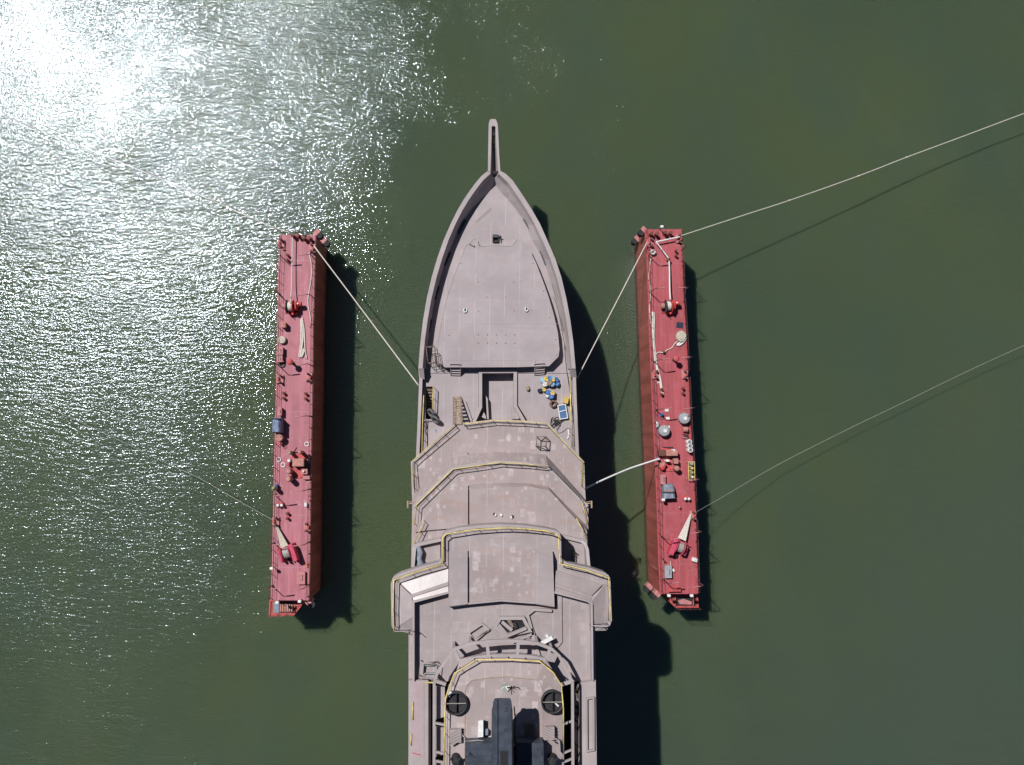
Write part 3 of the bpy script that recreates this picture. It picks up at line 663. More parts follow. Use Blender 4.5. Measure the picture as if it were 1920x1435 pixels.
# arch frame
def beam(pts, h, w, d, name='arch_beam', m='cap', hs=None):
    q = [P(x, y, (hs[i] if hs else h)) for i, (x, y) in enumerate(pts)]
    return part(MB().wall(q, w, 0, 0), name, m) if False else part(ribbon(q, w, d), name, m)
def ribbon(q, w, d):
    mb = MB(); n = len(q); rings = []
    for i in range(n):
        t = (q[min(i+1, n-1)]-q[max(i-1, 0)]); s_ = Vector((t.y, -t.x, 0)).normalized()*w/2
        rings.append([q[i]-s_-Vector((0,0,d)), q[i]+s_-Vector((0,0,d)), q[i]+s_, q[i]-s_])
    return mb.loft(rings)
ao = [(814.5,1278),(820,1262),(835,1240),(850,1219),(881,1207.5),(915.5,1203.5),(945,1202),(973,1202.5),(1007.5,1207),(1034,1217),(1049,1231),(1061,1254),(1073,1279)]
beam(ao, PL, 0.26, 0.3)
beam([(860.3,1240),(885,1235),(911,1231.5),(940,1229.8),(970.7,1230),(1000,1232.5),(1023.6,1237)], PL+0.02, 0.26, 0.3)
for a, b in (((852,1219),(861,1240)), ((913,1204),(916,1231)), ((972,1203),(970,1230)), ((1032,1217),(1023,1237)), ((815,1277),(836,1284)), ((1073,1278),(1052,1285))):
    part(ribbon([P(*a, PL-0.03), P(*b, PL-0.03)], 0.28, 0.26), 'arch_strut', 'cap')
for (x, y) in ((815,1278),(850,1219),(881,1207.5),(1007.5,1207),(1034,1217),(1073,1279)):
    a = P(x, y, PL-0.2); part(MB().bar(a, Vector((a.x, a.y+0.1, L3)), 0.2), 'arch_leg', 'cap')
# long side beams over the trenches with cross ties and panels
for x0, xt in ((814, 802), (1073.5, 1086)):
    part(ribbon([P(x0, 1279, PL-0.05), P(x0+(-0.5 if x0 < 900 else 1.5), 1560, PL-0.05)], 0.24, 0.3), 'side_beam', 'cap')
for y in (1356, 1410, 1427):
    part(ribbon([P(814, y, PL-0.08), P(834, y+4, PL-0.08)], 0.18, 0.2), 'cross_tie', 'cap')
    part(ribbon([P(1057, y+3, PL-0.08), P(1074, y-4, PL-0.08)], 0.14, 0.2), 'cross_tie', 'cap')
for y0, y1 in ((1287,1350),(1363,1420),(1431,1500)):
    part(MB().prism(PP([(816,y0),(834,y0+2),(834,y1-6),(816,y1)], PL-0.9), None, PL-1.1), 'side_panel', 'aft')
for i in range(9):
    part(MB().rbox(P(1079+random.uniform(-2,3), 1300+i*14, 19.2), (random.uniform(.3,.6), random.uniform(.5,.9), 0.5), random.uniform(0,1)), 'trench_debris', random.choice(['tan','brown','cap']))
# round black tubs with cross bars
for x, y in ((855,1319.6),(1036,1317)):
    c = P(x, y, PL+0.9); c.z = PL+0.44
    o = part(MB().lathe(c, [(0.85,0),(0.98,0.0),(1.0,0.5),(0.93,0.55),(0.86,0.5),(0.84,0.10),(0.3,0.08),(0.0001,0.08)], 32), 'antenna_tub', 'dark'); 
    for p_ in o.data.polygons: p_.use_smooth = False
    part(MB().bar(c+Vector((-0.88,0,0.42)), c+Vector((0.88,0,0.42)), 0.07), 'tub_cross_bar', 'wire', None, o)
    part(MB().bar(c+Vector((0,-0.88,0.38)), c+Vector((0,0.88,0.38)), 0.12), 'tub_cross_bar', 'black', None, o)
part(MB().rbox(P(843.5,1299,PF), (0.25,0.5,0.5), -0.5), 'deck_box', 'white'); part(MB().box(P(1044,1321,PL+0.5), (0.12,0.4,0.1), 0.8), 'deck_box', 'white')
# louvred vents and panels
for s, (x, y) in ((1, (854.5,1377)), (-1, (1028,1372))):
    c = P(x, y, PL+0.3); ang = 0.55*s
    lv = part(MB().box(c, (1.0, 1.1, 0.5), 0), 'louvre_vent', 'aft')
    for i in range(5):
        v = c+Vector((0, 0.45-0.24*i, 0.5)); part(MB().bar(v+Vector((-0.5,-0.22*s,0.02)), v+Vector((0.5,0.22*s,0.02)), 0.11, 0.12), 'slat', 'wing', None, lv)
part(MB().loft([PP([(896,1384),(897,1352),(906,1350),(906,1383)], PF), face([(896,1383,PF+0.35),(897,1352,PF+0.35),(906,1350,PF+0.9),(906,1382,PF+0.9)])]), 'deflector', 'white')
part(MB().wall(PP([(871,1396),(1018,1396)], PF), 0.12, PF, PF+0.35), 'louvre_sill', 'cap')
part(MB().wall(PP([(843,1389),(866,1377),(872,1383),(872,1396)], PF+0.3), 0.08, PL+0.3, PF+0.3), 'vent_coaming', 'cap')
part(MB().wall(PP([(1018,1396),(1022,1372),(1050,1390),(1051,1412)], PF+0.3), 0.08, PL+0.3, PF+0.3), 'vent_coaming', 'cap')
# dark grey mast, raked forward, with side slabs
mt_b = [(921,1560),(921,1400),(930,1392),(953,1392),(962,1400),(962,1560)]
mast = part(MB().loft([PP([(921,1560),(921,1408),(928,1395),(955,1395),(962,1408),(962,1560)], PF), PP([(920,1560),(922,1330),(926,1322),(957,1322),(961,1330),(966,1560)], PF+4.3), PP([(930,1560),(928.5,1315),(930,1309),(954,1309),(956,1315),(958,1560)], PF+5.2)]), 'mast', 'slate')
part(MB().loft([PP([(923.5,1336),(924.5,1316),(928,1309.3),(934,1309.3),(934,1560),(922,1560)], PF+4.9), PP([(925.5,1336),(926,1318),(928.5,1312),(933,1312),(933,1560),(925,1560)], PF+5.35)]), 'mast_cheek', 'slate', None, mast)
part(MB().loft([PP([(952,1309.3),(956.5,1309.3),(959,1316),(961,1336),(964,1560),(952,1560)], PF+4.9), PP([(953,1312),(956,1312),(958,1318),(959,1336),(961,1560),(953,1560)], PF+5.35)]), 'mast_cheek', 'slate', None, mast)
part(MB().prism(PP([(938,1409),(955,1409),(955,1560),(938,1560)], PF+5.24), None, PF+5.1), 'mast_opening_shade', 'black', None, mast)  # black slab on the mast top, painted dark in place of an opening
part(MB().bar(P(950,1326,PF+5.22), P(950,1334,PF+5.22), 0.04).bar(P(945,1334,PF+5.22), P(950,1334,PF+5.22), 0.04).bar(P(945,1328,PF+5.22), P(948,1328,PF+5.22), 0.04).bar(P(946,1367,PF+5.22), P(946,1373,PF+5.22), 0.04).bar(P(950,1366,PF+5.22), P(950,1372,PF+5.22), 0.04), 'mast_handhold', 'dark', None, mast)
part(MB().prism(PP([(872,1396),(923,1394),(923,1560),(872,1560)], PF+1.6), None, PF+0.2), 'mast_slab', 'slate', None, mast)
part(MB().prism(PP([(967,1393),(1019,1394),(1020,1560),(967,1560)], PF+1.6), None, PF+0.2), 'mast_slab', 'slate', None, mast)
for y in (1406, 1419, 1430):
    part(MB().bar(P(873,y,PF+1.62), P(921,y-1,PF+1.62), 0.05, 0.06), 'slab_rib', 'slate', None, mast); part(MB().bar(P(985,y,PF+1.62), P(1018,y,PF+1.62), 0.05, 0.06), 'slab_rib', 'slate', None, mast)
part(MB().bar(P(881,1411,PF+1.66), P(885,1420,PF+1.66), 0.05).bar(P(881,1411,PF+1.66), P(879,1418,PF+1.66), 0.05).bar(P(884,1413,PF+1.66), P(891,1421,PF+1.66), 0.05), 'slab_handle', 'dark', None, mast)
part(MB().tube(PP([(1014,1408),(1017,1410),(1015,1414),(1018,1416)], PF+1.66), 0.03), 'slab_handle', 'dark', None, mast)
part(MB().rbox(P(911,1370,PF), (0.45,0.5,0.5)), 'deck_locker', 'tarp')
for i in range(4): part(MB().bar(P(985+5*i, 1356, PF+0.05), P(986+5*i, 1384, PF+0.05), 0.2, 0.3+0.1*i), 'mast_step', 'brown')
part(MB().tube(PP([(870,1391),(898,1388),(921,1391)], PF+0.9), 0.035), 'mast_guardrail', 'cap')
for x in (872, 885, 898, 911): part(MB().bar(P(x,1390,PF), P(x,1390,PF)+Vector((0,0,0.9)), 0.05), 'mast_guardrail_post', 'cap')
for i in range(9): part(MB().bar(P(963.5, 1340+10*i, PF+3.4), P(968, 1340+10*i, PF+3.4), 0.05), 'mast_rung', 'dark', None, mast)
part(MB().tube(spline(PP([(964,1325),(966,1350),(965,1380),(970,1400),(968,1432)], PF+3.2)), 0.05), 'mast_cable', 'rubber', None, mast)
# black eared mooring drum shapes on the platform
for x in (854.5, 1037):
    c = P(x, 1422, PL+1.4); c.z = PL+0.1; c.y -= 0.4
    d = part(MB().lathe(c, [(0.42,0),(0.44,0.2),(0.36,0.5),(0.38,1.0),(0.30,1.15),(0.05,1.2)], 18), 'horn_drum', 'rubber')
    for s in (-1, 1): part(MB().blob(c+Vector((s*0.36, 0.25, 0.95)), (0.2,0.22,0.3), 3), 'drum_lug', 'rubber', None, d)
# small mast-head aerial with green tip, on the platform
a0 = P(946,1285,PF)
ae = part(MB().tube([a0, a0+Vector((0.02, 0.25, 1.1))], 0.03), 'aerial', 'dark')
for i in range(7):
    an = i*0.9; part(MB().bar(a0+Vector((0.02,0.25,1.05)), a0+Vector((0.02+0.38*math.cos(an), 0.25+0.38*math.sin(an), 1.2+0.1*(i%3))), 0.05, 0.05), 'aerial_blade', 'green' if i % 2 else 'white', None, ae)
part(MB().bar(P(951,1289,PF+0.1), P(972,1289,PF+0.1), 0.05).bar(P(972,1289,PF+0.1), P(975,1293.5,PF+0.1), 0.05), 'aerial_bracket', 'dark', None, ae)
# cabling and rails on the main deck
railing([(794.5,741),(792.5,790),(791,851)], MAIN, 0.95, 1.6, r=0.05); railing([(1068.6,706),(1070.5,780),(1073,838)], MAIN, 0.95, 1.6, r=0.06)
railing([(812.5,725),(811,768)], MAIN, 0.95, 1.2, r=0.06)
part(MB().tube(spline(PP([(1037,556),(1043,570),(1050,600),(1057,640),(1062,660)], FORE+0.1)), 0.03), 'conduit', 'brown')
part(MB().tube(spline(PP([(1058,645),(1062,690),(1065,710),(1072,760),(1076,800),(1077,838)], MAIN+0.12)), 0.035), 'conduit', 'dark')

# ------------------------------------------------------------------ the two dock walls
DK = 6.9
def D(x, y, dz=0.0): return P(x, y, DK) + Vector((0, 0, dz))
def wrail(parent, pts, height=1.05, step=1.3, m='rail', r=0.024):
    q = [Vector(p) for p in pts]; top = MB().tube([v+Vector((0,0,height)) for v in q], r, 5).build('railing', m, parent)
    MB().tube([v+Vector((0,0,height*0.52)) for v in q], r*0.75, 4).build('mid_rail', m, top)
    L = sum((b-a).length for a, b in zip(q, q[1:])); n = max(1, round(L/step)); org = wpos(parent); key = (m, 'w', height)
    for i in range(n+1):
        d = L*i/n*0.999; c = q[-1]
        for a, b in zip(q, q[1:]):
            l = (b-a).length
            if d <= l: c = a.lerp(b, d/l); break
            d -= l
        if key not in rail_posts:
            o = MB().tube([c, c+Vector((0,0,height))], 0.03, 5).build('post', m, top)
            for v in o.data.vertices: v.co = v.co + org - c
            rail_posts[key] = o.data
        else:
            o = bpy.data.objects.new('post', rail_posts[key]); COL.objects.link(o); o.parent = top
        o.location = c-org
    return top
LA = [(526,440),(524,480),(522,520),(521.5,560),(521,600),(519,700),(516.5,800),(514,900),(512,1000),(511,1050),(508,1126)]
LB = [(592,441),(591,470),(589,560),(587,620),(586.5,700),(584.5,800),(582,950),(581,1050),(579,1126)]
RA = [(1210,430),(1212,460),(1216,560),(1217,610),(1221,700),(1224,770),(1228,850),(1232,950),(1235,1040),(1238,1114)]
RB = [(1277,430),(1278,460),(1281.5,560),(1285,610),(1290,700),(1294.5,800),(1300,880),(1303.5,950),(1306,1040),(1309,1114)]
def dock(label, A, B, top, deckm, wallm, inward):
    t = thing('dock_wall', label, 'dock wall', P((A[0][0]+B[0][0])/2, 790, 0))
    t['kind'] = 'thing'; a, b = PP(A, DK), PP(B, DK); out = b[::-1]; plan = a + out
    MB().prism(plan, DK-0.12, -4.0).build('dock_side', wallm, t)
    cx = sum((p.x for p in plan))/len(plan)
    wide = [Vector((p.x + (0.05 if p.x > cx else -0.05), p.y, p.z)) for p in plan]
    MB().prism(wide, None, DK-0.14).build('deck', deckm, t)
    for e, sg in ((a, 1), (b, -1)):       # upstand strip along each edge and the inner walkway seam
        MB().wall([Vector((p.x+sg*0.02, p.y, 0)) for p in (e if sg < 0 else e[::-1])], 0.07, DK-0.05, DK+0.09).build('edge_strip', 'pinkred' if deckm == 'deck_pink' else 'red', t)
    return t
def rail_runs(t, E, runs, dx):
    for y0, y1 in runs:
        ys = [y0 + (y1-y0)*i/6 for i in range(7)]
        wrail(t, [D(lerp_path(E, y)+dx, y) for y in ys])
GL = dock('paler red dock wall whose inner side lies in black shadow, beside the glittering water', LA, LB, 0, 'deck_pink', 'dockside', 1)
CA = dock('red dock wall whose inner side is lit, in the calm green water', RA, RB, 0, 'deck_red', 'dockside', -1)
rail_runs(GL, LA, ((446,452),(464,700),(719,968),(986,1122)), 0.8); rail_runs(GL, LB, ((474,700),(715,868),(905,980),(996,1058),(1100,1118)), -0.8)
rail_runs(CA, RA, ((436,448),(464,695),(711,855),(872,1108)), 0.8); rail_runs(CA, RB, ((456,695),(709,960),(974,1108)), -0.8)
# landing platforms at the open ends
def landing(t, pts, y0, y1, x0, x1, h, flip):
    pl = MB().prism(PP(pts, h), None, 0.6).build('landing', 'dockside', t)
    MB().wall(PP(pts, h+0.05), 0.16, h-0.1, h+0.12, True).build('landing_kerb', 'red', pl)
    MB().prism(PP([(x0,y0+2),(x1,y0+2),(x1,y1-3),(x0,y1-3)], h+0.012), None, h-0.05).build('landing_pit_shade', 'black', pl)  # flush black sheet, the dark of a pit put into its colour
    q = [P(x, y, h) for x, y in pts]
    wrail(pl, q[1:4] if not flip else q[1:4], 1.1, 1.0)
    for i in range(6):
        x = x0 + (x1-x0)*(i+0.5)/6
        if not flip: MB().bar(P(x, y0+5+i*0.3, h+0.05+0.12*i), P(x, y1-5, h+0.05+0.12*i), 0.16, 0.06).build('tread', 'salmon', pl)
    if flip:
        MB().prism(PP([(x0+3,y0+10),(x0+14,y0+7),(x1-7,y0+13),(x1-9,y1-5),(x0+6,y1-6)], h+0.06), None, h).build('grating', 'pinkred', pl)
        MB().bar(P(x1-5,y0+2,h+0.3), P(x1-5,y1-2,h+0.3), 0.1).build('landing_beam', 'red', pl); MB().bar(P(x0-2,y0+2,h+0.3), P(x0-2,y1-2,h+0.3), 0.1).build('landing_beam', 'red', pl)
    else: MB().prism(PP([(513,1129),(523,1129),(523,1149),(513,1149)], h+0.05), None, h).build('landing_plate', 'tarp', pl)
landing(GL, [(508,1127),(507,1153),(550,1151),(563,1135),(563,1127)], 1127, 1152, 524, 549, 5.4, False)
landing(CA, [(1308,1116),(1310,1139.5),(1266,1139.5),(1256,1130),(1256,1116)], 1116, 1139, 1268, 1305, 5.4, True)
# guide rollers down the inner corners
def roller(t, x, y, h, ang):
    c = P(x, y, h); r = MB().box(c-Vector((0,0,0.5)), (0.75, 0.5, 1.0), ang).build('guide_bracket', 'pinkred', t)
    o = Vector((math.cos(ang-math.pi/2), math.sin(ang-math.pi/2), 0))*0.45
    MB().lathe(c+o-Vector((0,0,0.45)), [(0.1,0),(0.34,0),(0.38,0.45),(0.34,0.9),(0.1,0.9)], 14).build('guide_roller', 'rubber', r)
for h, px_, py_ in ((5.9, 595, 438), (2.6, 608, 453)): roller(GL, px_, py_, h, math.radians(45))
for h, px_, py_ in ((5.9, 1206.5, 433), (2.6, 1194, 449)): roller(CA, px_, py_, h, math.radians(-45))
for h, px_, py_ in ((5.6, 1231, 1112), (2.4, 1217, 1099)): roller(CA, px_, py_, h, math.radians(-45))
roller(GL, 581, 1127, 5.9, math.radians(-45+90))
# a ladder line and a diagonal pipe on the lit inner side
MB().tube([P(1212.5,1052,0.6)+Vector((-0.03,0,0)), P(1232,1068,6.2)+Vector((-0.05,0,0))], 0.03).build('side_pipe', 'pinkred', CA)

# ---- small deck gear: one of each kind, then copies
def group_copy(make, spots, group):
    first = None
    for i, sp in enumerate(spots):
        x, y, lab = sp[:3]; rz = sp[3] if len(sp) > 3 else 0.0
        if first is None:
            first = make(D(x, y), lab); first.rotation_euler = (0, 0, rz); first['group'] = group; base = first
        else: again(base, D(x, y), lab, rz, group)
def mk_lamp(c, lab):
    t = thing('deck_lamp', lab, 'lamp post', c); V = Vector
    MB().box(c, (0.22,0.22,0.05)).build('base_plate', 'rail', t)
    MB().tube([c+V((0,0,0.03)), c+V((0,0,2.3))], [0.06, 0.045], 7).build('pole', 'rail', t)
    arm = MB().tube([c+V((0,0,2.28)), c+V((0.25,0.04,2.42)), c+V((0.42,0.06,2.42))], 0.04, 6).build('arm', 'rail', t)
    MB().rbox(c+V((0.78,0.09,2.36)), (0.85,0.11,0.1), 0.12, 0.03).build('lamp_head', 'pinkred', arm)
    return t
g_ = 'lamp posts along the dock walls'
pi = math.pi
group_copy(mk_lamp, [
 (525,479,'lamp post with inward arm at the roller end of the shadow-sided dock, outer edge'),
 (523.5,552,'lamp post just before the red rope winch on the paler dock, outer edge'),
 (521.5,684,'lamp post beside the grey ring on the paler dock, outer edge'),
 (516,928,'lamp post below the olive bottle on the paler dock, outer edge'),
 (514,1018,'lamp post beside the crimson anchor winch on the paler dock, outer edge'),
 (511,1098,'lamp post by the landing on the paler dock, outer edge'),
 (590,486,'lamp post next to the snaking rope on the paler dock, inner edge', pi),
 (588.5,559,'lamp post across from the red rope winch on the paler dock, inner edge', pi),
 (585.5,686,'lamp post below the white rope bunch on the paler dock, inner edge', pi),
 (583.5,781,'lamp post across from the blue-grey cover on the paler dock, inner edge', pi),
 (581.5,917,'lamp post past the pump unit on the paler dock, inner edge', pi),
 (580,1016,'lamp post across from the crimson anchor winch on the paler dock, inner edge', pi),
 (578.5,1096,'lamp post by the pink hatch cover on the paler dock, inner edge', pi),
 (1216,480,'lamp post near the heap of white rope on the lit-sided dock, inner edge'),
 (1219,549,'lamp post across from the bright red winch on the lit-sided dock, inner edge'),
 (1226.5,679,'lamp post standing in the long white rope on the lit-sided dock, inner edge'),
 (1230,769,'lamp post by the blue can and ring on the lit-sided dock, inner edge'),
 (1241,1007,'lamp post beside the crimson anchor winch on the lit-sided dock, inner edge'),
 (1244,1087,'lamp post by the grey-topped hatch box on the lit-sided dock, inner edge'),
 (1278,470,'lamp post at the roller end of the lit-sided dock, outer edge', pi),
 (1281,546,'lamp post just before the bright red winch on the lit-sided dock, outer edge', pi),
 (1288,673,'lamp post by the vent pipe on the lit-sided dock, outer edge', pi),
 (1292.5,766,'lamp post next to the outer grey tub on the lit-sided dock', pi),
 (1300,897,'lamp post at the end of the yellow bottle rack on the lit-sided dock', pi),
 (1304.5,993,'lamp post by the wire fairlead on the lit-sided dock, outer edge', pi),
 (1308,1091,'lamp post by the landing on the lit-sided dock, outer edge', pi)], g_)
def mk_boll(c, lab):
    t = thing('mooring_bollard', lab, 'bollard', c); V = Vector
    MB().rbox(c, (0.34,0.95,0.06), 0, 0.02).build('base_plate', 'red', t)
    for s in (-1, 1): MB().lathe(c+V((0,0.27*s,0.05)), [(0.13,0),(0.11,0.12),(0.10,0.36),(0.16,0.42),(0.15,0.48),(0.04,0.5)], 12).build('post', 'rust', t)
    return t
group_copy(mk_boll, [
 (540,484,'pair of rusty bollards near the roller end of the paler dock'),
 (533,742,'pair of rusty bollards above the blue-grey cover on the paler dock'),
 (574,743,'pair of rusty bollards at mid-length by the shaded edge of the paler dock'),
 (540,967,'pair of rusty bollards above the crimson anchor winch on the paler dock'),
 (1266,476,'pair of rusty bollards near the roller end of the lit-sided dock'),
 (1239,735,'pair of rusty bollards holding the end of the long white rope'),
 (1279,733,'pair of rusty bollards across from the white rope end on the lit-sided dock')], 'bollard pairs on the dock walls')
def mk_fair(c, lab):
    t = thing('fairlead', lab, 'fairlead', c); V = Vector
    MB().rbox(c, (0.75,0.95,0.22), 0, 0.05).build('base_block', 'pinkred', t)
    for s in (-1, 1): MB().lathe(c+V((0.05,0.36*s,0.2)), [(0.12,0),(0.10,0.35),(0.15,0.42),(0.13,0.48),(0.02,0.5)], 10).build('horn', 'rust', t)
    MB().lathe(c+V((-0.15,-0.2,0.36)), [(0.10,0),(0.13,0.02),(0.13,0.38),(0.10,0.4)], 10, 'Y').build('roller', 'red', t)
    return t
group_copy(mk_fair, [
 (528,458,'pink fairlead on the outer edge at the roller end of the paler dock'),
 (586,467,'pink fairlead where the ship line leaves the paler dock', pi),
 (526,711,'pink fairlead on the outer edge of the paler dock, above the blue-grey cover'),
 (580,708,'pink fairlead on the shaded edge of the paler dock, below the rope bunch', pi),
 (518,977,'pink fairlead where the thin outer line leaves the paler dock'),
 (576.5,988,'pink fairlead on the shaded edge of the paler dock, near the anchor winch', pi),
 (1219,456,'pink fairlead where the ship line leaves the lit-sided dock'),
 (1273,449,'pink fairlead where the long white line leaves the lit-sided dock', pi),
 (1229,703,'pink fairlead beside the long white rope on the lit-sided dock'),
 (1283.5,703,'pink fairlead on the outer edge of the lit-sided dock, past the vent pipe', pi),
 (1299,966,'pink fairlead where the grey wire leaves the lit-sided dock', pi)], 'fairleads on the dock edges')
def mk_block(c, lab):
    t = thing('towing_bitt', lab, 'bitt', c); V = Vector
    MB().rbox(c, (1.0,0.45,0.12), 0, 0.04).build('base_block', 'red', t)
    for s in (-1, 1): MB().lathe(c+V((0.3*s,0,0.1)), [(0.19,0),(0.17,0.5),(0.22,0.58),(0.2,0.68),(0.05,0.7)], 12).build('post', 'rust', t)
    return t
group_copy(mk_block, [(556,444,'heavy red double bitt on the end edge of the paler dock'),
 (1250,439,'heavy red double bitt on the end edge of the lit-sided dock'),
 (577,449,'heavy red double bitt near the guide rollers of the paler dock'),
 (1224,441,'heavy red double bitt near the guide rollers of the lit-sided dock')], 'double bitts at the dock ends')
def mk_wt(c, lab):
    t = thing('capped_bitt', lab, 'bitt', c); V = Vector
    MB().rbox(c, (0.75,0.5,0.18), 0, 0.05).build('base_block', 'red', t)
    for s in (-1, 1):
        p_ = MB().lathe(c+V((0.2*s,0,0.16)), [(0.12,0),(0.12,0.4)], 12).build('post', 'red', t)
        MB().lathe(c+V((0.2*s,0,0.56)), [(0.15,0),(0.16,0.06),(0.08,0.13),(0.01,0.14)], 12).build('cap', 'white', p_)
    return t
group_copy(mk_wt, [(527,947,'red double bitt with white caps on the paler dock'), (1286,935,'red double bitt with white caps on the lit-sided dock')], 'white-capped bitts')
# ---- vent pipes
def mk_vent(c, lab):
    t = thing('vent_pipe', lab, 'vent pipe', c); V = Vector
    MB().lathe(c, [(0.22,0),(0.22,0.04),(0.15,0.06),(0.13,1.2)], 12).build('pipe', 'rust', t)
    MB().lathe(c+V((0,0,1.2)), [(0.28,0),(0.34,0.05),(0.32,0.24),(0.14,0.34),(0.01,0.35)], 14).build('cowl', 'red', t)
    return t
group_copy(mk_vent, [(549,681,'mushroom vent pipe standing below the rope bunch on the paler dock'),
 (1263,675,'mushroom vent pipe standing below the beige rope coil on the lit-sided dock')], 'vent pipes on the dock walls')
# ---- rope winches
def mk_winch(c, lab):
    t = thing('rope_winch', lab, 'winch', c); V = Vector
    MB().rbox(c, (1.7,1.3,0.14), 0, 0.04).build('bed', 'red', t)
    dr = MB().lathe(c+V((-0.42,0,0.72)), [(0.2,0),(0.46,0.02),(0.52,0.12),(0.52,0.44),(0.46,0.54),(0.2,0.56)], 22, 'X').build('drum', 'rope', t)
    for x, m_ in ((-0.5,'slate'), (0.18,'brightred')): MB().lathe(c+V((x,0,0.72)), [(0.1,0),(0.72,0.0),(0.74,0.03),(0.72,0.07),(0.1,0.08)], 24, 'X').build('flange', m_, dr)
    MB().lathe(c+V((-0.98,0.05,0.62)), [(0.1,0),(0.3,0.02),(0.32,0.1),(0.32,0.38),(0.15,0.44)], 14, 'X').build('warping_head', 'salmon', t)
    MB().rbox(c+V((0.45,0.0,0.12)), (0.36,0.8,0.95), 0, 0.1).build('gearbox', 'brightred', t)
    mo = MB().lathe(c+V((0.62,0.28,0.7)), [(0.12,0),(0.24,0.03),(0.26,0.1),(0.26,0.46),(0.2,0.52)], 14, 'X').build('motor', 'brightred', t)
    MB().lathe(c+V((0.75,0.28,0.96)), [(0.1,0),(0.09,0.1)], 8).build('motor_box', 'white', mo)
    for i, (x, y) in enumerate(((-0.2,-0.72),(0.1,-0.75),(0.4,-0.68))):
        MB().rbox(c+V((x,y,0.1)), (0.26,0.3,0.35+0.1*(i%2)), 0.2*i, 0.06).build('brake_unit', 'brightred', t)
    MB().bar(c+V((-0.3,-0.6,0.2)), c+V((-0.25,-0.85,1.1)), 0.06).build('brake_lever', 'dark', t)
    return t
w0 = mk_winch(D(549,577), 'red rope winch with grey flange and pale rope on the paler dock'); w0['group'] = 'rope winches'
again(w0, D(1253,576), 'bright red rope winch full of white rope on the lit-sided dock', 0.05, 'rope winches')
# ---- anchor winches, set at an angle
def mk_anchor(c, lab, mir):
    t = thing('anchor_winch', lab, 'winch', c); V = Vector; s = mir
    MB().rbox(c, (2.1,1.6,0.12), 0, 0.03).build('bed', 'red', t)
    f = MB().rbox(c+V((0.72*s,-0.15,0.1)), (0.52,1.9,1.15), 0, 0.07).build('gear_case', 'crimson', t)
    MB().rbox(c+V((0.78*s,-1.15,0.3)), (0.3,0.3,0.35), 0, 0.05).build('motor', 'crimson', f)
    d = MB().lathe(c+V((-0.38 if s > 0 else -0.36,0.05,0.75)), [(0.2,0),(0.5,0.02),(0.56,0.1),(0.56,0.66),(0.5,0.74),(0.2,0.76)], 22, 'X').build('drum', 'wire', t)
    for x in (-0.44, 0.4): MB().lathe(c+V((x,0.05,0.75)), [(0.1,0),(0.76,0),(0.78,0.03),(0.76,0.06),(0.1,0.06)], 24, 'X').build('flange', 'crimson', d)
    MB().bar(c+V((-0.95*s,0.62,0.75)), c+V((0.9*s,0.62,0.75)), 0.1).build('guide_bar', 'crimson', t)
    MB().rbox(c+V((-0.75*s,-0.1,0.1)), (0.25,1.1,0.85), 0, 0.06).build('bearing_stand', 'crimson', t)
    MB().bar(c+V((-0.2*s,-0.6,0.1)), c+V((-0.05*s,-1.1,0.5)), 0.12).bar(c+V((0.2*s,-0.65,0.1)), c+V((0.25*s,-1.15,0.3)), 0.12).build('brake_lever', 'dark', t)
    return t
aw = mk_anchor(D(541,1036), 'crimson anchor winch turned askew with grey wire drum on the paler dock', 1); aw.rotation_euler.z = math.radians(20); aw['group'] = 'anchor winches'
aw2 = mk_anchor(D(1271,1025), 'crimson anchor winch turned askew with beige drum on the lit-sided dock', -1); aw2.rotation_euler.z = math.radians(-21); aw2['group'] = 'anchor winches'
def fan(a, b, w0_, w1_, z0, z1, lab, m, name='wire_fan'):
    a, b = D(*a, z0), D(*b, z1); t = (b-a).normalized(); s_ = Vector((t.y, -t.x, 0)); mb = MB(); n = 9; ring = []
    A, B = [], []
    for i in range(n):
        u = i/(n-1)-0.5; dz = 0.03*(i % 2)
        A.append(a + s_*u*w0_ + Vector((0,0,dz))); B.append(b + s_*u*w1_ + Vector((0,0,dz)))
    A2 = [v-Vector((0,0,0.06)) for v in A][::-1]; B2 = [v-Vector((0,0,0.06)) for v in B][::-1]
    mb.loft([A+A2, B+B2]); return mb.build(name, m, None, a, lab, 'rope')
fan((519.5,985), (537,1024), 0.18, 0.85, 0.35, 0.8, 'pale grey rope fanning from the fairlead to the anchor winch on the paler dock', 'ropebeige')
fan((1294,963), (1275,1010), 0.16, 0.95, 0.35, 0.85, 'whitish rope fanning from the fairlead to the anchor winch on the lit-sided dock', 'rope')

# ---- ropes
def rope(pts, r, m, lab, cat='rope', name='rope', k=5, grp=None, parent=None):
    q = spline(pts, k); return MB().tube(q, r, 6).build(name, m, None, q[0], lab, cat, grp)
def PH(l): return [P(x, y, h) for x, y, h in l]
lr = rope(PH([(1277,443,7.4),(1281,441,7.2),(1400,402,6.0),(1480,376,5.3),(1610,330,4.3),(1700,295,3.7),(1800,258,3.2),(1920,213,3.0),(2300,72,3.5),(2700,-70,5)]), 0.05, 'rope', 'long white mooring line running from the lit-sided dock out past the frame edge', 'mooring line', 'mooring_line')
for x, y, h in ((1480,376,5.3),(1610,330,4.3),(1700,295,3.7)): MB().blob(P(x, y, h)-Vector((0,0,0.08)), (0.22,0.18,0.16), 2).build('splice', 'rope', lr)
rope(PH([(1300,963,7.2),(1306,960,7.0),(1360,929,5.0),(1440,882,3.3),(1500,850,2.8),(1600,800,2.4),(1700,752,2.2),(1800,703,2.2),(1920,648,2.3),(2300,480,3),(2700,300,4)]), 0.024, 'wire', 'thin grey mooring wire sagging away from the lit-sided dock across calm water', 'mooring line', 'mooring_line')
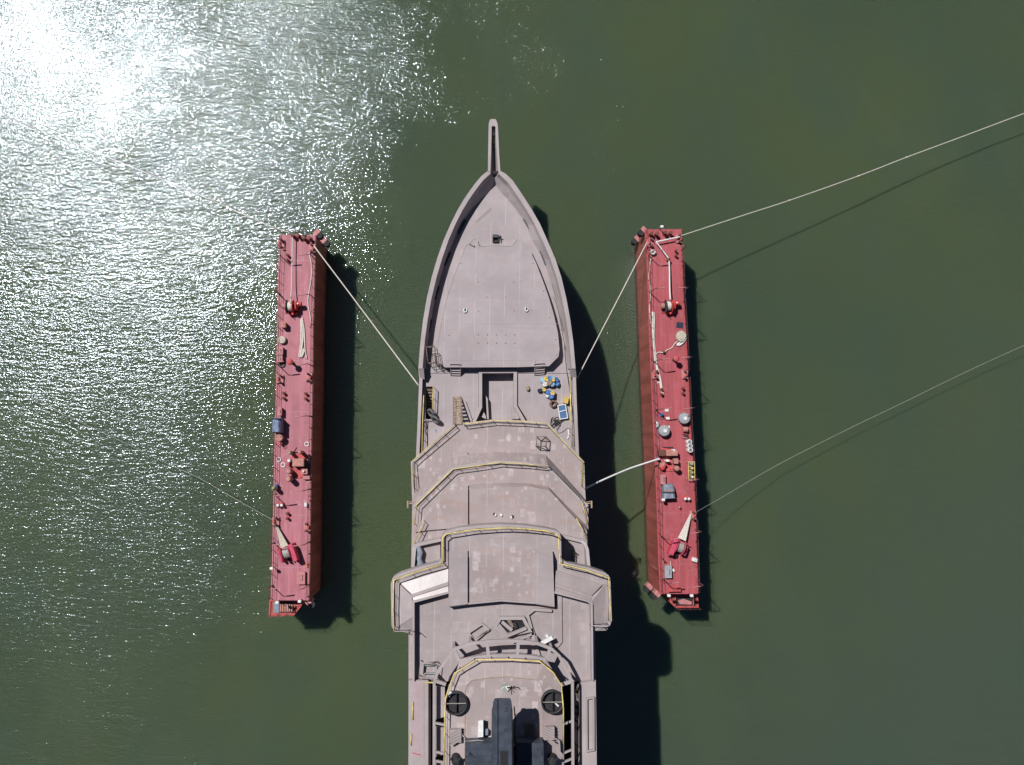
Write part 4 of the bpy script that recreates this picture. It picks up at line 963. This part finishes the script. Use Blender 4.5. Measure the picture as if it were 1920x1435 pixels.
rope(PH([(545,437,7.2),(496,420,6.2),(440,395,4.8),(300,335,3.2),(0,215,3),(-400,60,4)]), 0.045, 'rope', 'white mooring line running off the paler dock into the brightest glitter', 'mooring line', 'mooring_line')
rope(PH([(519,979,7.2),(506,972,7.0),(440,935,5.2),(370,895,3.9),(310,868,3.0),(200,815,2.5),(0,725,2.4),(-400,560,3)]), 0.03, 'wire', 'thin grey mooring line running off the paler dock across rippled water', 'mooring line', 'mooring_line')
rope(PH([(589,462,7.5),(660,556,8.2),(725,643,9.4),(787,726,11.2)]), 0.07, 'rope', 'white mooring line from the paler dock to the ship side', 'mooring line', 'mooring_line')
rope(PH([(1213,455,7.5),(1168,543,8.2),(1123,630,9.4),(1081,712,11.2)]), 0.06, 'rope', 'white mooring line from the lit-sided dock to the ship side', 'mooring line', 'mooring_line')
rope(PH([(1237,861,8.1),(1230,862.5,8.15),(1205,870.5,8.4),(1180,879,8.9),(1150,891.5,9.7),(1120,905,10.5),(1096,917,11.2)]), 0.095, 'white', 'thick white hose arching from the lit-sided dock to the ship', 'hose', 'hose')
rope([D(549.5,572,1.2), D(549.6,540,0.75), D(550,500,0.62), D(551,447,0.6)], 0.06, 'rope', 'straight white rope led from the red winch to the end of the paler dock')
rope([D(x, y, 0.06) for x, y in ((579.5,474),(583.8,495),(584,520),(580.3,545),(577.6,566),(580,583),(582.4,597),(584,608))], 0.06, 'rope', 'loose white rope snaking along the shaded edge of the paler dock')
rope([D(1252,566,1.2), D(1252.5,540,0.8), D(1253,510,0.6), D(1252.5,490,0.5)], 0.085, 'white', 'thick white rope led straight from the bright red winch along the deck')
rope([D(1252.5,488,0.5), D(1240,471,0.5), D(1228.5,456,0.5)], 0.075, 'white', 'white rope slanting across the lit-sided dock near its roller end')
rope([D(1228,456,0.5), D(1250,451.5,0.55), D(1273,446.5,0.55)], 0.085, 'white', 'white rope crossing the lit-sided dock to the outer fairlead')
rope([D(x, y, 0.08) for x, y in ((1221,482),(1218,500),(1216.5,520),(1219,545),(1218.8,560),(1217.5,580),(1219.5,600),(1222,612),(1224.5,622))], 0.055, 'rope', 'thin white rope lying along the inner edge of the lit-sided dock')
def flake(pts, lab, w, m, n=3, r=0.06, seed=1):    # one rope laid back and forth
    rnd = random.Random(seed); q = []
    for j in range(n):
        seq = pts if j % 2 == 0 else pts[::-1]
        for (x, y) in seq: q.append(D(x + (j-(n-1)/2)*w/n + rnd.uniform(-0.35, 0.35), y + rnd.uniform(-0.5, 0.5), 0.07+0.05*j*0.6))
    return rope(q, r, m, lab, k=3)
flake([(1224,586),(1225,600),(1225,620),(1225.5,640),(1227,660),(1228.5,676),(1232,692),(1236,708),(1239,724),(1242,739)], 'bundle of long white rope doubled back along the inner edge of the lit-sided dock', 3.6, 'rope', 4, 0.065, 4)
flake([(1236,707),(1234,714),(1232.5,719),(1235,717),(1237,708)], 'short white rope bight beside the pink fairlead on the lit-sided dock', 0.8, 'rope', 1, 0.06, 5)
flake([(566,599),(566.5,612),(567,628),(566,645),(563,667),(565,669),(570,656)], 'bunch of pale flaked rope left below the red winch on the paler dock', 6, 'rope', 3, 0.07, 6)
flake([(568,600),(571,620),(572,640),(572.5,655),(575,671)], 'strand of pale rope trailing beside the rope bunch on the paler dock', 1.5, 'rope', 2, 0.06, 8)
rope([D(1270,640,0.1), D(1264,646,0.08), D(1259,653,0.08), D(1250,657,0.08), D(1244,662,0.25), D(1238,661,0.1), D(1232,662,0.1), D(1229,667,0.1)], 0.06, 'rope', 'white rope trailing from the beige coil across the lit-sided dock')
def coil(c, R, n, r, m, lab, name='rope_coil', sq=1.0, cat='rope coil'):
    q = []
    N = n*16
    for i in range(N+1):
        a = 2*math.pi*i/16; f = i/N; lay = int(f*3); rr = R*(0.45+0.55*abs(1-((f*3) % 1))*0.9+0.05)
        q.append(c + Vector((rr*math.cos(a)*sq, rr*math.sin(a), 0.07+0.13*lay+0.03*math.sin(i*1.7))))
    return MB().tube(q, r, 5).build(name, m, None, c, lab, cat)
coil(D(530,638), 0.40, 9, 0.07, 'ropebeige', 'round beige rope coil on the outer edge of the paler dock', sq=0.85)
MB().lathe(D(530,638), [(0.42,0),(0.44,0.3),(0.40,0.42),(0.1,0.44)], 16).build('rope_tub', 'ropebeige', None, D(530,638), 'beige tub standing under the round rope coil on the paler dock', 'tub').location = D(530,638)
coil(D(1276,632), 0.62, 9, 0.085, 'ropebeige', 'big beige rope coil at the outer edge of the lit-sided dock', sq=0.85)
MB().blob(D(1276,631,-0.05), (0.95,1.05,0.5), 5, 14, 7, 0.1).build('rope_heap', 'ropebeige', None, D(1276,631), 'heaped beige rope under the big coil on the lit-sided dock', 'rope')
rope([D(1283,628,0.2), D(1285,634,0.2), D(1281,642,0.15), D(1273,648,0.12), D(1270,646,0.12), D(1278,641,0.14)], 0.11, 'white', 'thick white rope end curling below the big beige coil')
coil(D(1223.5,474), 0.30, 5, 0.07, 'rope', 'small heap of white rope by the inner fairlead of the lit-sided dock')
# ---- individual deck items
def item(name, lab, cat, c, grp=None): return thing(name, lab, cat, c, grp)
V = Vector
def ring_buoy(x, y, lab):
    c = D(x, y); return MB().torus(c, 0.22, 0.055, 20, 7).build('ring_buoy', 'white', None, c, lab, 'ring buoy', 'white rings lying on the faded dock')
ring_buoy(575.5, 833, 'white ring lying near the shaded edge of the paler dock, above the pump unit')
ring_buoy(523, 862, 'white ring lying close to the outer edge of the paler dock')
ring_buoy(531, 872, 'white ring lying beside another, nearer the pump unit')
MB().torus(D(529,684), 0.26, 0.09, 20, 7).build('fender_ring', 'greyrubber', None, D(529,684), 'dark grey fender ring by a lamp post on the paler dock', 'fender')
def lidbox(x, y, d, m, lab, name='deck_box', rz=0.0, lid=None, cat='box', handle=True):
    c = D(x, y); t = item(name, lab, cat, c)
    MB().rbox(c, d, 0, 0.04).build('body', m, t)
    l = MB().rbox(c+V((0,0,d[2]+0.005)), (d[0]*1.06, d[1]*1.05, 0.06), 0, 0.02).build('lid', lid or m, t)
    if handle: MB().bar(c+V((d[0]*0.2,-d[1]*0.25,d[2]+0.09)), c+V((d[0]*0.2,d[1]*0.25,d[2]+0.09)), 0.04).build('handle', 'dark', l)
    t.rotation_euler.z = rz; return t
lidbox(527,659,(0.65,0.85,0.55),'pinkred','pink lidded box below the beige rope coil on the paler dock')
lidbox(526.5,674,(0.6,0.7,0.5),'pinkred','pink lidded box beside the grey fender ring on the paler dock')
lidbox(534,611,(0.5,0.6,0.75),'salmon','salmon box above the beige rope coil on the paler dock')
lidbox(527,772,(0.42,0.85,0.6),'pinkred','narrow pink box just above the blue-grey cover on the paler dock')
lidbox(566,1083,(0.8,1.3,0.3),'pinkred','low pink hatch cover near the landing of the paler dock','hatch_cover',cat='hatch cover')
lidbox(1251,1071,(0.75,1.3,0.45),'pinkred','low pink hatch box with a grey worn lid near the landing of the lit-sided dock','hatch_cover',lid='drumgrey',cat='hatch cover')
lidbox(1241,899,(0.55,1.0,0.5),'pinkred','faded red box above the grey tarpaulin on the lit-sided dock')
lidbox(1263,1105,(1.35,0.4,0.35),'red','long red locker at the landing edge of the lit-sided dock')
lidbox(1301,1049,(0.55,0.4,0.4),'white','white box on the outer edge beside the anchor winch of the lit-sided dock',rz=-0.35)
lidbox(1262,1069,(0.2,0.3,0.2),'white','tiny white box beside the low hatch box on the lit-sided dock',rz=0.3,handle=False)
lidbox(574.5,946,(0.25,0.4,0.4),'white','white box on the shaded edge of the paler dock',handle=False)
def lantern(x, y, lab):
    c = D(x, y); t = item('white_lantern', lab, 'lantern', c, 'white boxy lanterns on the dock edges')
    MB().tube([c, c+V((0,0,0.9))], 0.05, 6).build('stand', 'rail', t)
    MB().rbox(c+V((0,0,0.9)), (0.36,0.28,0.3), 0, 0.05).build('lamp_box', 'white', t); return t
lantern(514,1063,'white lantern on the outer edge below the anchor winch of the paler dock')
lantern(524.5,1126,'white lantern at the stair corner of the paler dock landing')
lantern(566,1124,'white lantern at the shaded corner of the paler dock landing')
lantern(1250,1113.5,'white lantern at the inner corner of the lit-sided dock landing')
lantern(1292,1113.5,'white lantern at the outer corner of the lit-sided dock landing')
lantern(563,434.5,'white lantern standing on the end edge of the paler dock')
lantern(1237,430,'white lantern standing on the end edge of the lit-sided dock')
lantern(1239.5,936,'white lantern just below the grey tarpaulin on the lit-sided dock')
# covered gear
def cover(c, d, m, lab, band=None, rz=0.0):
    t = item('covered_gear', lab, 'tarpaulin', c); mb = MB(); x, y, h = d
    rings = []
    for z, sx, sy in ((0,1,1),(h*0.55,0.99,0.97),(h*0.86,0.90,0.93),(h,0.55,0.86)):
        rings.append([c+V((x/2*sx*a, y/2*sy*b, z + 0.05*math.sin(7*a+5*b)*(z>0))) for a, b in ((1,-1),(1,-0.3),(1,0.35),(0.82,1),(0.2,1.02),(-0.3,1.02),(-0.82,1),(-1,0.35),(-1,-0.3),(-1,-1),(-0.3,-1.03),(0.4,-1.02))])
    mb.loft(rings); o = mb.build('cover', m, t)
    if band:
        for yy, bm, w in band: MB().tube([c+V((-x*0.5*0.97,yy,h*0.6)), c+V((-x*0.44,yy,h*0.9)), c+V((-x*0.2,yy-0.02,h*1.03)), c+V((x*0.25,yy-0.06,h*1.02)), c+V((x*0.45,yy-0.09,h*0.9)), c+V((x*0.5,yy-0.1,h*0.55))], w, 6).build('strap', bm, o)
    MB().box(c, (x*0.8,y*0.8,h*0.3)).build('gear_base', 'red', t)
    t.rotation_euler.z = rz; return t
cover(D(524,798), (0.95,1.6,1.5), 'bluegrey', 'blue-grey cover over gear on the outer edge of the paler dock', ((0.72,'navy',0.07),))
cover(D(1251,921), (1.3,1.65,1.1), 'tarp', 'grey tarpaulin with orange and navy bands on the lit-sided dock', ((0.12,'orange',0.03),(-0.06,'navy',0.07)), 0.05)
# red drum below the cover
c = D(527,821); t = item('red_drum', 'red drum below the blue-grey cover on the paler dock', 'drum', c)
MB().lathe(c, [(0.36,0),(0.38,0.04),(0.36,0.3),(0.38,0.34),(0.36,0.6),(0.38,0.95),(0.33,0.97),(0.33,0.93),(0.01,0.93)], 18).build('body', 'salmon', t); MB().lathe(c+V((0.15,0.1,0.93)), [(0.07,0),(0.06,0.05)], 8).build('bung', 'dark', t)
c = D(528,832); t = item('red_valve', 'red valve with wheel just below the red drum on the paler dock', 'valve', c)
MB().lathe(c, [(0.2,0),(0.16,0.3),(0.2,0.34),(0.1,0.5),(0.05,0.8)], 10).build('body', 'pinkred', t); MB().torus(c+V((0,0,0.75)), 0.2, 0.03, 14, 5).build('wheel', 'brightred', t)
c = D(518,915); t = item('gas_bottle', 'olive gas bottle standing on the outer edge of the paler dock', 'gas bottle', c)
MB().lathe(c, [(0.22,0),(0.24,0.05),(0.24,1.1),(0.15,1.3),(0.06,1.36),(0.05,1.45)], 14).build('body', 'olive', t); MB().rbox(c+V((0.1,0.25,0)), (0.3,0.3,0.6)).build('holder', 'blue', t)
# pump units
def pump(c, lab, parts):
    t = item('pump_unit', lab, 'pump', c)
    MB().rbox(c, (1.5,2.6,0.1), 0, 0.03).build('skid', 'red', t)
    for kind, x, y, d, m, nm in parts:
        q = c+V((x, y, 0.08))
        if kind == 'b': MB().rbox(q, d, 0, 0.05).build(nm, m, t)
        elif kind == 'c': MB().lathe(q, [(d[0],0),(d[0]*1.05,0.05),(d[0],d[2]*0.9),(d[0]*0.7,d[2]),(0.02,d[2]+0.02)], 14).build(nm, m, t)
        else: MB().tube([q, q+V(d)], 0.06, 7).build(nm, m, t)
    return t
pump(D(560,874), 'rust-pink pump unit with tan cylinders at mid-length of the paler dock', (
 ('c',-0.75,1.45,(0.2,0,1.2),'tan','stand_pipe'),('c',0.35,1.5,(0.2,0,1.2),'salmon','stand_pipe'),('b',0.15,0.4,(1.25,0.85,0.95),'salmon','tank'),
 ('c',-0.75,0.6,(0.19,0,1.3),'white','cylinder'),('b',-0.98,0.35,(0.3,0.7,0.6),'red','motor'),('c',-0.8,-0.55,(0.27,0,1.2),'salmon','cylinder'),
 ('c',-0.8,-1.35,(0.3,0,1.3),'salmon','cylinder'),('b',0.75,-0.6,(0.7,0.6,0.5),'pinkred','valve_chest'),('c',0.7,-0.55,(0.12,0,0.75),'white','gauge'),
 ('b',0.95,-1.25,(0.75,0.4,0.35),'pinkred','step'),('t',-0.5,1.5,(0.5,0.5,1.0),'dark','pipe'),('b',1.15,0.3,(0.12,2.0,0.5),'dark','guard')))
pump(D(1251,862), 'red pump unit with a wide flat tank beside the white hose, lit-sided dock', (
 ('b',-0.75,0.75,(0.7,0.7,0.75),'rust','tank'),('b',0.3,0.75,(1.3,0.65,1.0),'salmon','tank'),('c',0.55,1.05,(0.14,0,1.0),'white','gauge'),('t',-0.5,1.35,(1.1,0,0.3),'dark','pipe'),
 ('b',-0.15,-0.1,(0.45,0.25,0.9),'white','cabinet'),('b',-0.65,-0.55,(0.65,0.6,0.5),'salmon','valve_chest'),('c',-0.65,-0.9,(0.24,0,0.6),'brightred','motor'),('c',-0.4,-0.55,(0.14,0,0.7),'crimson','valve'),
 ('b',0.75,-0.15,(0.5,0.6,1.0),'salmon','cylinder_box'),('c',0.85,-0.95,(0.3,0,1.1),'salmon','cylinder'),('b',-1.15,0.05,(0.25,0.3,0.75),'cyan','hose_coupling')))
# grey round tubs, drums, rack, small things on the lit-sided dock
def mk_tub(c, lab):
    t = item('round_tub', lab, 'tub', c)
    MB().lathe(c, [(0.56,0),(0.62,0.08),(0.63,0.75),(0.55,0.86),(0.25,0.93),(0.01,0.94)], 26).build('cover', 'drumgrey', t)
    o = MB().lathe(c+V((0.05,0,0.9)), [(0.2,0),(0.21,0.06),(0.15,0.09),(0.15,0.05),(0.01,0.05)], 16).build('cap', 'white', t)
    for i in range(12):
        a = 2*math.pi*i/12; MB().tube([c+V((0.62*math.cos(a),0.62*math.sin(a),0.1)), c+V((0.62*math.cos(a),0.62*math.sin(a),0.74)), c+V((0.5*math.cos(a),0.5*math.sin(a),0.89))], 0.018, 4).build('rib', 'drumgrey', t)
    return t
group_copy(mk_tub, [(1280.5,785,'round grey covered tub at the outer edge of the lit-sided dock'), (1243,808,'round grey covered tub near the inner edge, white bag beside it')], 'round grey tubs')
def mk_drum(c, lab):
    t = item('white_drum', lab, 'drum', c)
    MB().lathe(c, [(0.27,0),(0.29,0.04),(0.28,0.4),(0.29,0.78),(0.27,0.8)], 18).build('body', 'white', t)
    MB().lathe(c+V((0,0,0.79)), [(0.25,0),(0.25,0.03),(0.2,0.035),(0.2,0.01),(0.01,0.01)], 18).build('lid', 'white', t); return t
group_copy(mk_drum, [(1289.5,829,'white drum nearest the red motor in the row of three on the outer edge'), (1290.5,836.5,'middle white drum of the row of three on the outer edge'), (1291.3,844,'white drum nearest the bottle rack in the row of three')], 'three white drums')
c = D(1293,882); t = item('bottle_rack', 'yellow rack for gas bottles on the outer edge of the lit-sided dock', 'rack', c)
for x in (-0.33, 0.33): MB().bar(c+V((x,-0.95,0.8)), c+V((x,0.95,0.8)), 0.07).build('side_bar', 'yellow', t)
for i in range(5): MB().bar(c+V((-0.33,-0.95+0.475*i,0.8)), c+V((0.33,-0.95+0.475*i,0.8)), 0.05).build('cross_bar', 'yellow', t)
for x in (-0.33, 0.33):
    for y in (-0.95, 0.95): MB().bar(c+V((x,y,0)), c+V((x,y,0.8)), 0.07).build('leg', 'yellow', t)
for i, (m_, lab) in enumerate((('white','white-topped gas bottle at the lamp post end of the yellow rack'),('olive','olive gas bottle second from the lamp post in the yellow rack'),('yellowbox','yellow-topped gas bottle third from the lamp post in the yellow rack'),('drumgrey','grey gas bottle at the drum end of the yellow rack'))):
    q = c+V((0.02,-0.71+0.475*i,0)); b_ = item('gas_bottle', lab, 'gas bottle', q, 'gas bottles in the yellow rack')
    MB().lathe(q, [(0.17,0),(0.19,0.04),(0.19,1.0),(0.12,1.12),(0.06,1.16)], 14).build('body', 'drumgrey' if i == 3 else 'olive', b_); MB().lathe(q+V((0,0,1.12)), [(0.11,0),(0.12,0.1),(0.05,0.16)], 12).build('cap', m_, b_)
c = D(1283,809); t = item('deck_motor', 'salmon motor with pipe stubs above the three white drums', 'motor', c)
MB().lathe(c+V((-0.25,0.2,0.4)), [(0.2,0),(0.3,0.03),(0.3,0.5),(0.2,0.55)], 14, 'X').build('housing', 'salmon', t); MB().rbox(c, (0.7,0.7,0.14)).build('bed', 'red', t)
MB().rbox(c+V((0.15,-0.5,0)), (0.4,0.35,0.35)).build('coupling', 'dark', t); MB().tube([c+V((-0.3,-0.7,0.1)), c+V((0.3,-0.75,0.3))], 0.07).build('pipe_stub', 'pinkred', t)
c = D(1240,778); MB().lathe(c, [(0.2,0),(0.21,0.3),(0.17,0.36),(0.05,0.4)], 12).build('blue_can', 'blue', None, c, 'blue can by the inner lamp post of the lit-sided dock', 'can')
MB().torus(D(1241,783), 0.22, 0.04, 18, 6).build('hose_ring', 'slate', None, D(1241,783), 'dark hose ring lying below the blue can', 'ring')
for x, y, lab in ((1250,769.5,'white plate lying by the blue can on the lit-sided dock'), (1252,784.5,'white plate lying between the grey tubs'), (1252.5,801,'white plate lying close beside the inner grey tub')):
    c = D(x, y); t = item('white_plate', lab, 'plate', c, 'white plates on the lit-sided dock'); MB().rbox(c, (0.42,0.28,0.06), 0.05, 0.02).build('board', 'white', t)
c = D(1231,797); MB().blob(c, (0.35,0.75,0.5), 11).build('white_bag', 'white', None, c, 'slumped white bag on the inner edge beside a grey tub', 'bag')
c = D(1228,790); MB().blob(c, (0.22,0.5,0.35), 12).build('pale_bag', 'pinkred', None, c, 'pale pink bag tucked behind the slumped white bag', 'bag')
c = D(1274.5,610); t = item('rubber_mat', 'dark rubber mat above the big beige coil on the lit-sided dock', 'mat', c); MB().rbox(c, (0.75,0.65,0.06), -0.1, 0.02).build('mat', 'navy', t)
c = D(576.5,1060); MB().rbox(c, (0.2,0.5,0.25), 0.1).build('orange_float', 'orange', None, c, 'orange float on the shaded edge of the paler dock', 'float')
c = D(584,603); t = item('shackle_heap', 'heap of rusty shackles on the shaded edge above the rope bunch', 'shackles', c)
for i in range(4): MB().torus(c+V((random.uniform(-.1,.15), 0.3-0.3*i, 0)), 0.12, 0.035, 12, 5).build('shackle', 'rust', t)
c = D(1243.5,661); MB().lathe(c, [(0.16,0),(0.11,0.08),(0.09,0.3),(0.14,0.36),(0.02,0.4)], 10).build('cleat_post', 'rust', None, c, 'single rusty post the trailing white rope turns around', 'post')
c = D(1252,489); MB().lathe(c, [(0.2,0),(0.13,0.08),(0.11,0.5),(0.2,0.58),(0.02,0.62)], 12).build('capstan_post', 'rust', None, c, 'rusty post where the thick white rope bends on the lit-sided dock', 'post')
c = D(1275,953); t = item('rust_stand', 'small rusty stand with a white pin above the anchor winch, lit-sided dock', 'stand', c); MB().rbox(c, (0.2,0.25,0.3)).build('body', 'rust', t); MB().tube([c+V((-.1,.05,.3)), c+V((-.2,.15,.55))], 0.04).build('pin', 'white', t)
c = D(1243,1051); MB().tube([c+V((0,0.2,0.1)), c+V((0.1,0,0.7)), c+V((0.15,-0.2,0.1))], 0.05).build('deck_staple', 'rust', None, c, 'bent rusty staple on the inner edge below the anchor winch', 'staple')
MB().tube([D(1257,1052,0.03), D(1257.5,1065,0.03)], 0.03).build('hose_line', 'rope', None, D(1257,1052), 'short pale line between anchor winch and hatch box on the lit-sided dock', 'line')
rope([D(1273,1040,0.05), D(1275,1055,0.04), D(1274,1068,0.04), D(1273,1078,0.04), D(1275,1090,0.04)], 0.035, 'pinkred', 'thin pink hose snaking from the anchor winch to the landing', 'hose', 'hose_line')

# ------------------------------------------------------------------ loose things lying on the ship
def SM(x, y, dz=0.0): return P(x, y, MAIN)+V((0, 0, dz))
bags = [(1018,714,.6,.55,.5,'cyan','pale blue bag at the stair end of the big bag heap'),(1024,712,.6,.5,.7,'yellowbox','yellow bag on top of the big bag heap'),
 (1030,711,.6,.5,.75,'blue','blue bag on the far side of the big bag heap'),(1036,711,.55,.5,.7,'cyan','pale blue bag beside a yellow bag in the big heap'),(1036.5,714,.45,.4,.85,'yellowbox','small yellow bag lying over the pale blue one in the big heap'),
 (1042,714,.55,.6,.6,'blue','blue bag at the rail end of the big bag heap'),(1044,720,.5,.6,.5,'blue','deep blue bag lowest toward the rail in the big heap'),(1022,721,.6,.6,.55,'white','white bag on the near side of the big bag heap'),
 (1029,719,.6,.6,.75,'tan','tan sack in the middle of the big bag heap'),(1036,721,.5,.55,.6,'cyan','pale blue bag on the near side of the big bag heap'),
 (1028,737,.6,.45,.5,'blue','blue bag at the top of the smaller heap'),(1036,738.5,.5,.45,.6,'yellowbox','yellow bag of the smaller heap'),(1027,743,.5,.4,.4,'white','white bag of the smaller heap'),
 (1033,744.5,.65,.6,.6,'blue','bright blue bag at the bottom of the smaller heap'),(1038.5,745,.35,.5,.4,'navy','navy bag at the rail side of the smaller heap'),
 (1012.5,733,.5,.42,.35,'navy','navy bag lying apart between the two heaps'),(1020.5,732,.42,.36,.4,'yellowbox','small yellow bag lying beside the navy bag'),(989.5,729,.35,.5,.35,'tan','spotted tan bag alone beside the well')]
for i, (x, y, a, b, h, m_, lab) in enumerate(bags):
    c = SM(x, y); MB().blob(c, (a*1.1, b*1.1, h), 20+i, 12, 7, 0.2).build('bag', m_, None, c, lab, 'bag', 'bags on the ship deck')
coil(SM(1037,758), 0.40, 6, 0.06, 'brownrope', 'coil of brown rope beside the smaller bag heap on the ship')
c = SM(1060.5,751); t = item('yellow_crate', 'yellow plastic crate by the ship rail', 'crate', c); MB().wall([c+V(q) for q in ((-.2,-.3,0),(-.2,.3,0),(.2,.3,0),(.2,-.3,0))], -0.04, MAIN, MAIN+0.55, True).build('body', 'yellowbox', t); MB().box(c+V((0,0,0.02)), (0.42,0.62,0.5)).build('contents', 'yellowbox', t); t.rotation_euler.z = -0.2
c = SM(1054.5,772.5); t = item('framed_window', 'white framed window with two blue panes lying beside the ship rail', 'window', c); t['kind'] = 'thing'
fr = MB(); 
for a, b in (((-.4,-.72),(-.4,.72)),((.4,-.72),(.4,.72)),((-.4,-.72),(.4,-.72)),((-.4,.72),(.4,.72)),((-.4,0),(.4,0))): fr.bar(c+V((*a,.3)), c+V((*b,.3)), 0.09, 0.1)
MB().wall([c+V((-.45,-.77,0)), c+V((-.45,.77,0)), c+V((.45,.77,0)), c+V((.45,-.77,0))], 0.09, MAIN+0.25, MAIN+0.36, True).build('frame', 'white', t)
MB().bar(c+V((-.4,0.05,.31)), c+V((.4,0.12,.31)), 0.09, 0.1).build('glazing_bar', 'white', t)
for s in (-1, 1): MB().box(c+V((0,0.38*s+0.04,0.26)), (0.74,0.64,0.03)).build('pane', 'glass', t)
for sx in (-.36,.36):
    for sy in (-.66,.66): MB().box(c+V((sx,sy,0)), (0.08,0.08,0.27)).build('foot', 'white', t)
t.rotation_euler.z = math.radians(9)
cab = []
rnd = random.Random(3)
for i in range(26):
    a = i*2.1+rnd.uniform(-.7,.7); r_ = 9+7*math.sin(i*1.3)
    cab.append(SM(1042+0.9*r_*math.cos(a)+i*0.1, 794+0.8*r_*math.sin(a), 0.05+0.01*i/3))
rope(cab, 0.028, 'dark', 'tangle of dark cable beside the ship rail below the framed window', 'cable', 'cable', 6)
rope([SM(1050,790,.06), SM(1044,800,.06), SM(1046,812,.06), SM(1056,809,.06), SM(1064,803,.06), SM(1070,806,.06)], 0.028, 'brown', 'single brown cable looping from the tangle to the ship rail', 'cable', 'cable')
for (x0,y0,x1,y1,lab) in ((1065,805,1067,818,'white angle bar lying along the ship rail'), (1063.5,823,1068,815,'short white angle bar lying across the first')):
    MB().bar(SM(x0,y0,.06), SM(x1,y1,.06), 0.12, 0.1).build('angle_bar', 'white', None, SM(x0,y0), lab, 'bar')
c = SM(817,808); MB().rbox(c, (0.3,0.16,0.06), 0.3).build('blue_scrap', 'cyan', None, c, 'pale blue scrap on the deck near the terrace corner', 'scrap')
c = SM(816.5,810.5); MB().blob(c, (0.14,0.14,0.1), 4).build('white_scrap', 'white', None, c, 'tiny white scrap beside the pale blue one', 'scrap')
for i, (x, y, lab) in enumerate(((811,774,'grey rubber tyre fender over the stair opening, upper of two'), (819,786,'grey rubber tyre fender below the stair opening, lower of two'))):
    c = SM(x, y, 0.0 + 0.1); o = MB().torus(V((0,0,0)), 0.42, 0.15, 22, 9).build('tyre_fender', 'greyrubber', None, V((0,0,0)), lab, 'fender', 'tyre fenders'); o.location = c+V((0,0,0.35)); o.rotation_euler = (math.radians(62), 0, math.radians(-52+10*i)); 
rope([SM(789,788,.4), SM(800,789,.3), SM(812,786,.3)], 0.05, 'cap', 'pale spar lying across the slot by the tyre fenders', 'spar', 'spar')
rope([SM(798,789,.06), SM(800,800,.06), SM(798,808,.06), SM(801,818,.06), SM(801.5,835,.06)], 0.05, 'dark', 'dark hose running along the side rail past the tyre fenders', 'hose', 'hose_line')
# scaffolding frames
def scaffold(c, d, lab, rz, m='brown', r=0.032, mids=2, cross=False, name='scaffold_frame'):
    t = item(name, lab, 'scaffold', c); x, y, z = d[0]/2, d[1]/2, d[2]
    cs = [(-x,-y),(x,-y),(x,y),(-x,y)]
    for a in cs: MB().tube([c+V((*a,0)), c+V((*a,z))], r, 5).build('upright', m, t)
    for k in range(mids+1):
        zz = z*(1-k/(mids+1)) if mids else z
        for i in range(4): MB().tube([c+V((*cs[i],zz)), c+V((*cs[(i+1)%4],zz))], r*0.85, 5).build('rail', m, t)
    if cross: 
        for i in (0, 2): MB().tube([c+V((*cs[i],0.05)), c+V((*cs[(i+1)%4],z))], r*0.8, 5).build('brace', m, t)
    t.rotation_euler.z = rz; return t
scaffold(SM(810,668,-0.0)+V((0,0,0.2)), (0.85,1.7,1.5), 'tall brown scaffold cage beside the bulwark end', math.radians(8), mids=2)
scaffold(SM(822,676)+V((0,0,0.0)), (0.5,1.1,1.5), 'narrow brown scaffold ladder next to the tall cage', math.radians(12), mids=3)
scaffold(P(1014,828,L1), (0.95,0.95,0.95), 'low square frame stand on the lower terrace', math.radians(-4), m='brown', r=0.06, mids=0, cross=True)
scaffold(P(804,1253,L3), (1.5,1.3,0.9), 'low pipe frame around a tray on the deck beside the arch', math.radians(-6), m='cap', r=0.05, mids=0, cross=True)
c = P(806,1254,L3); MB().wall([c+V(q) for q in ((-.6,-.4,0),(-.6,.4,0),(.6,.4,0),(.6,-.4,0))], 0.08, L3, L3+0.3, True).build('tray', 'drumgrey', None, c, 'shallow grey tray standing inside the pipe frame', 'tray')
rope([P(796,1281,22.0), P(806,1280,22.1), P(814,1281,22.1)], 0.06, 'yellow', 'yellow pole end lying over the side trench', 'pole', 'pole')
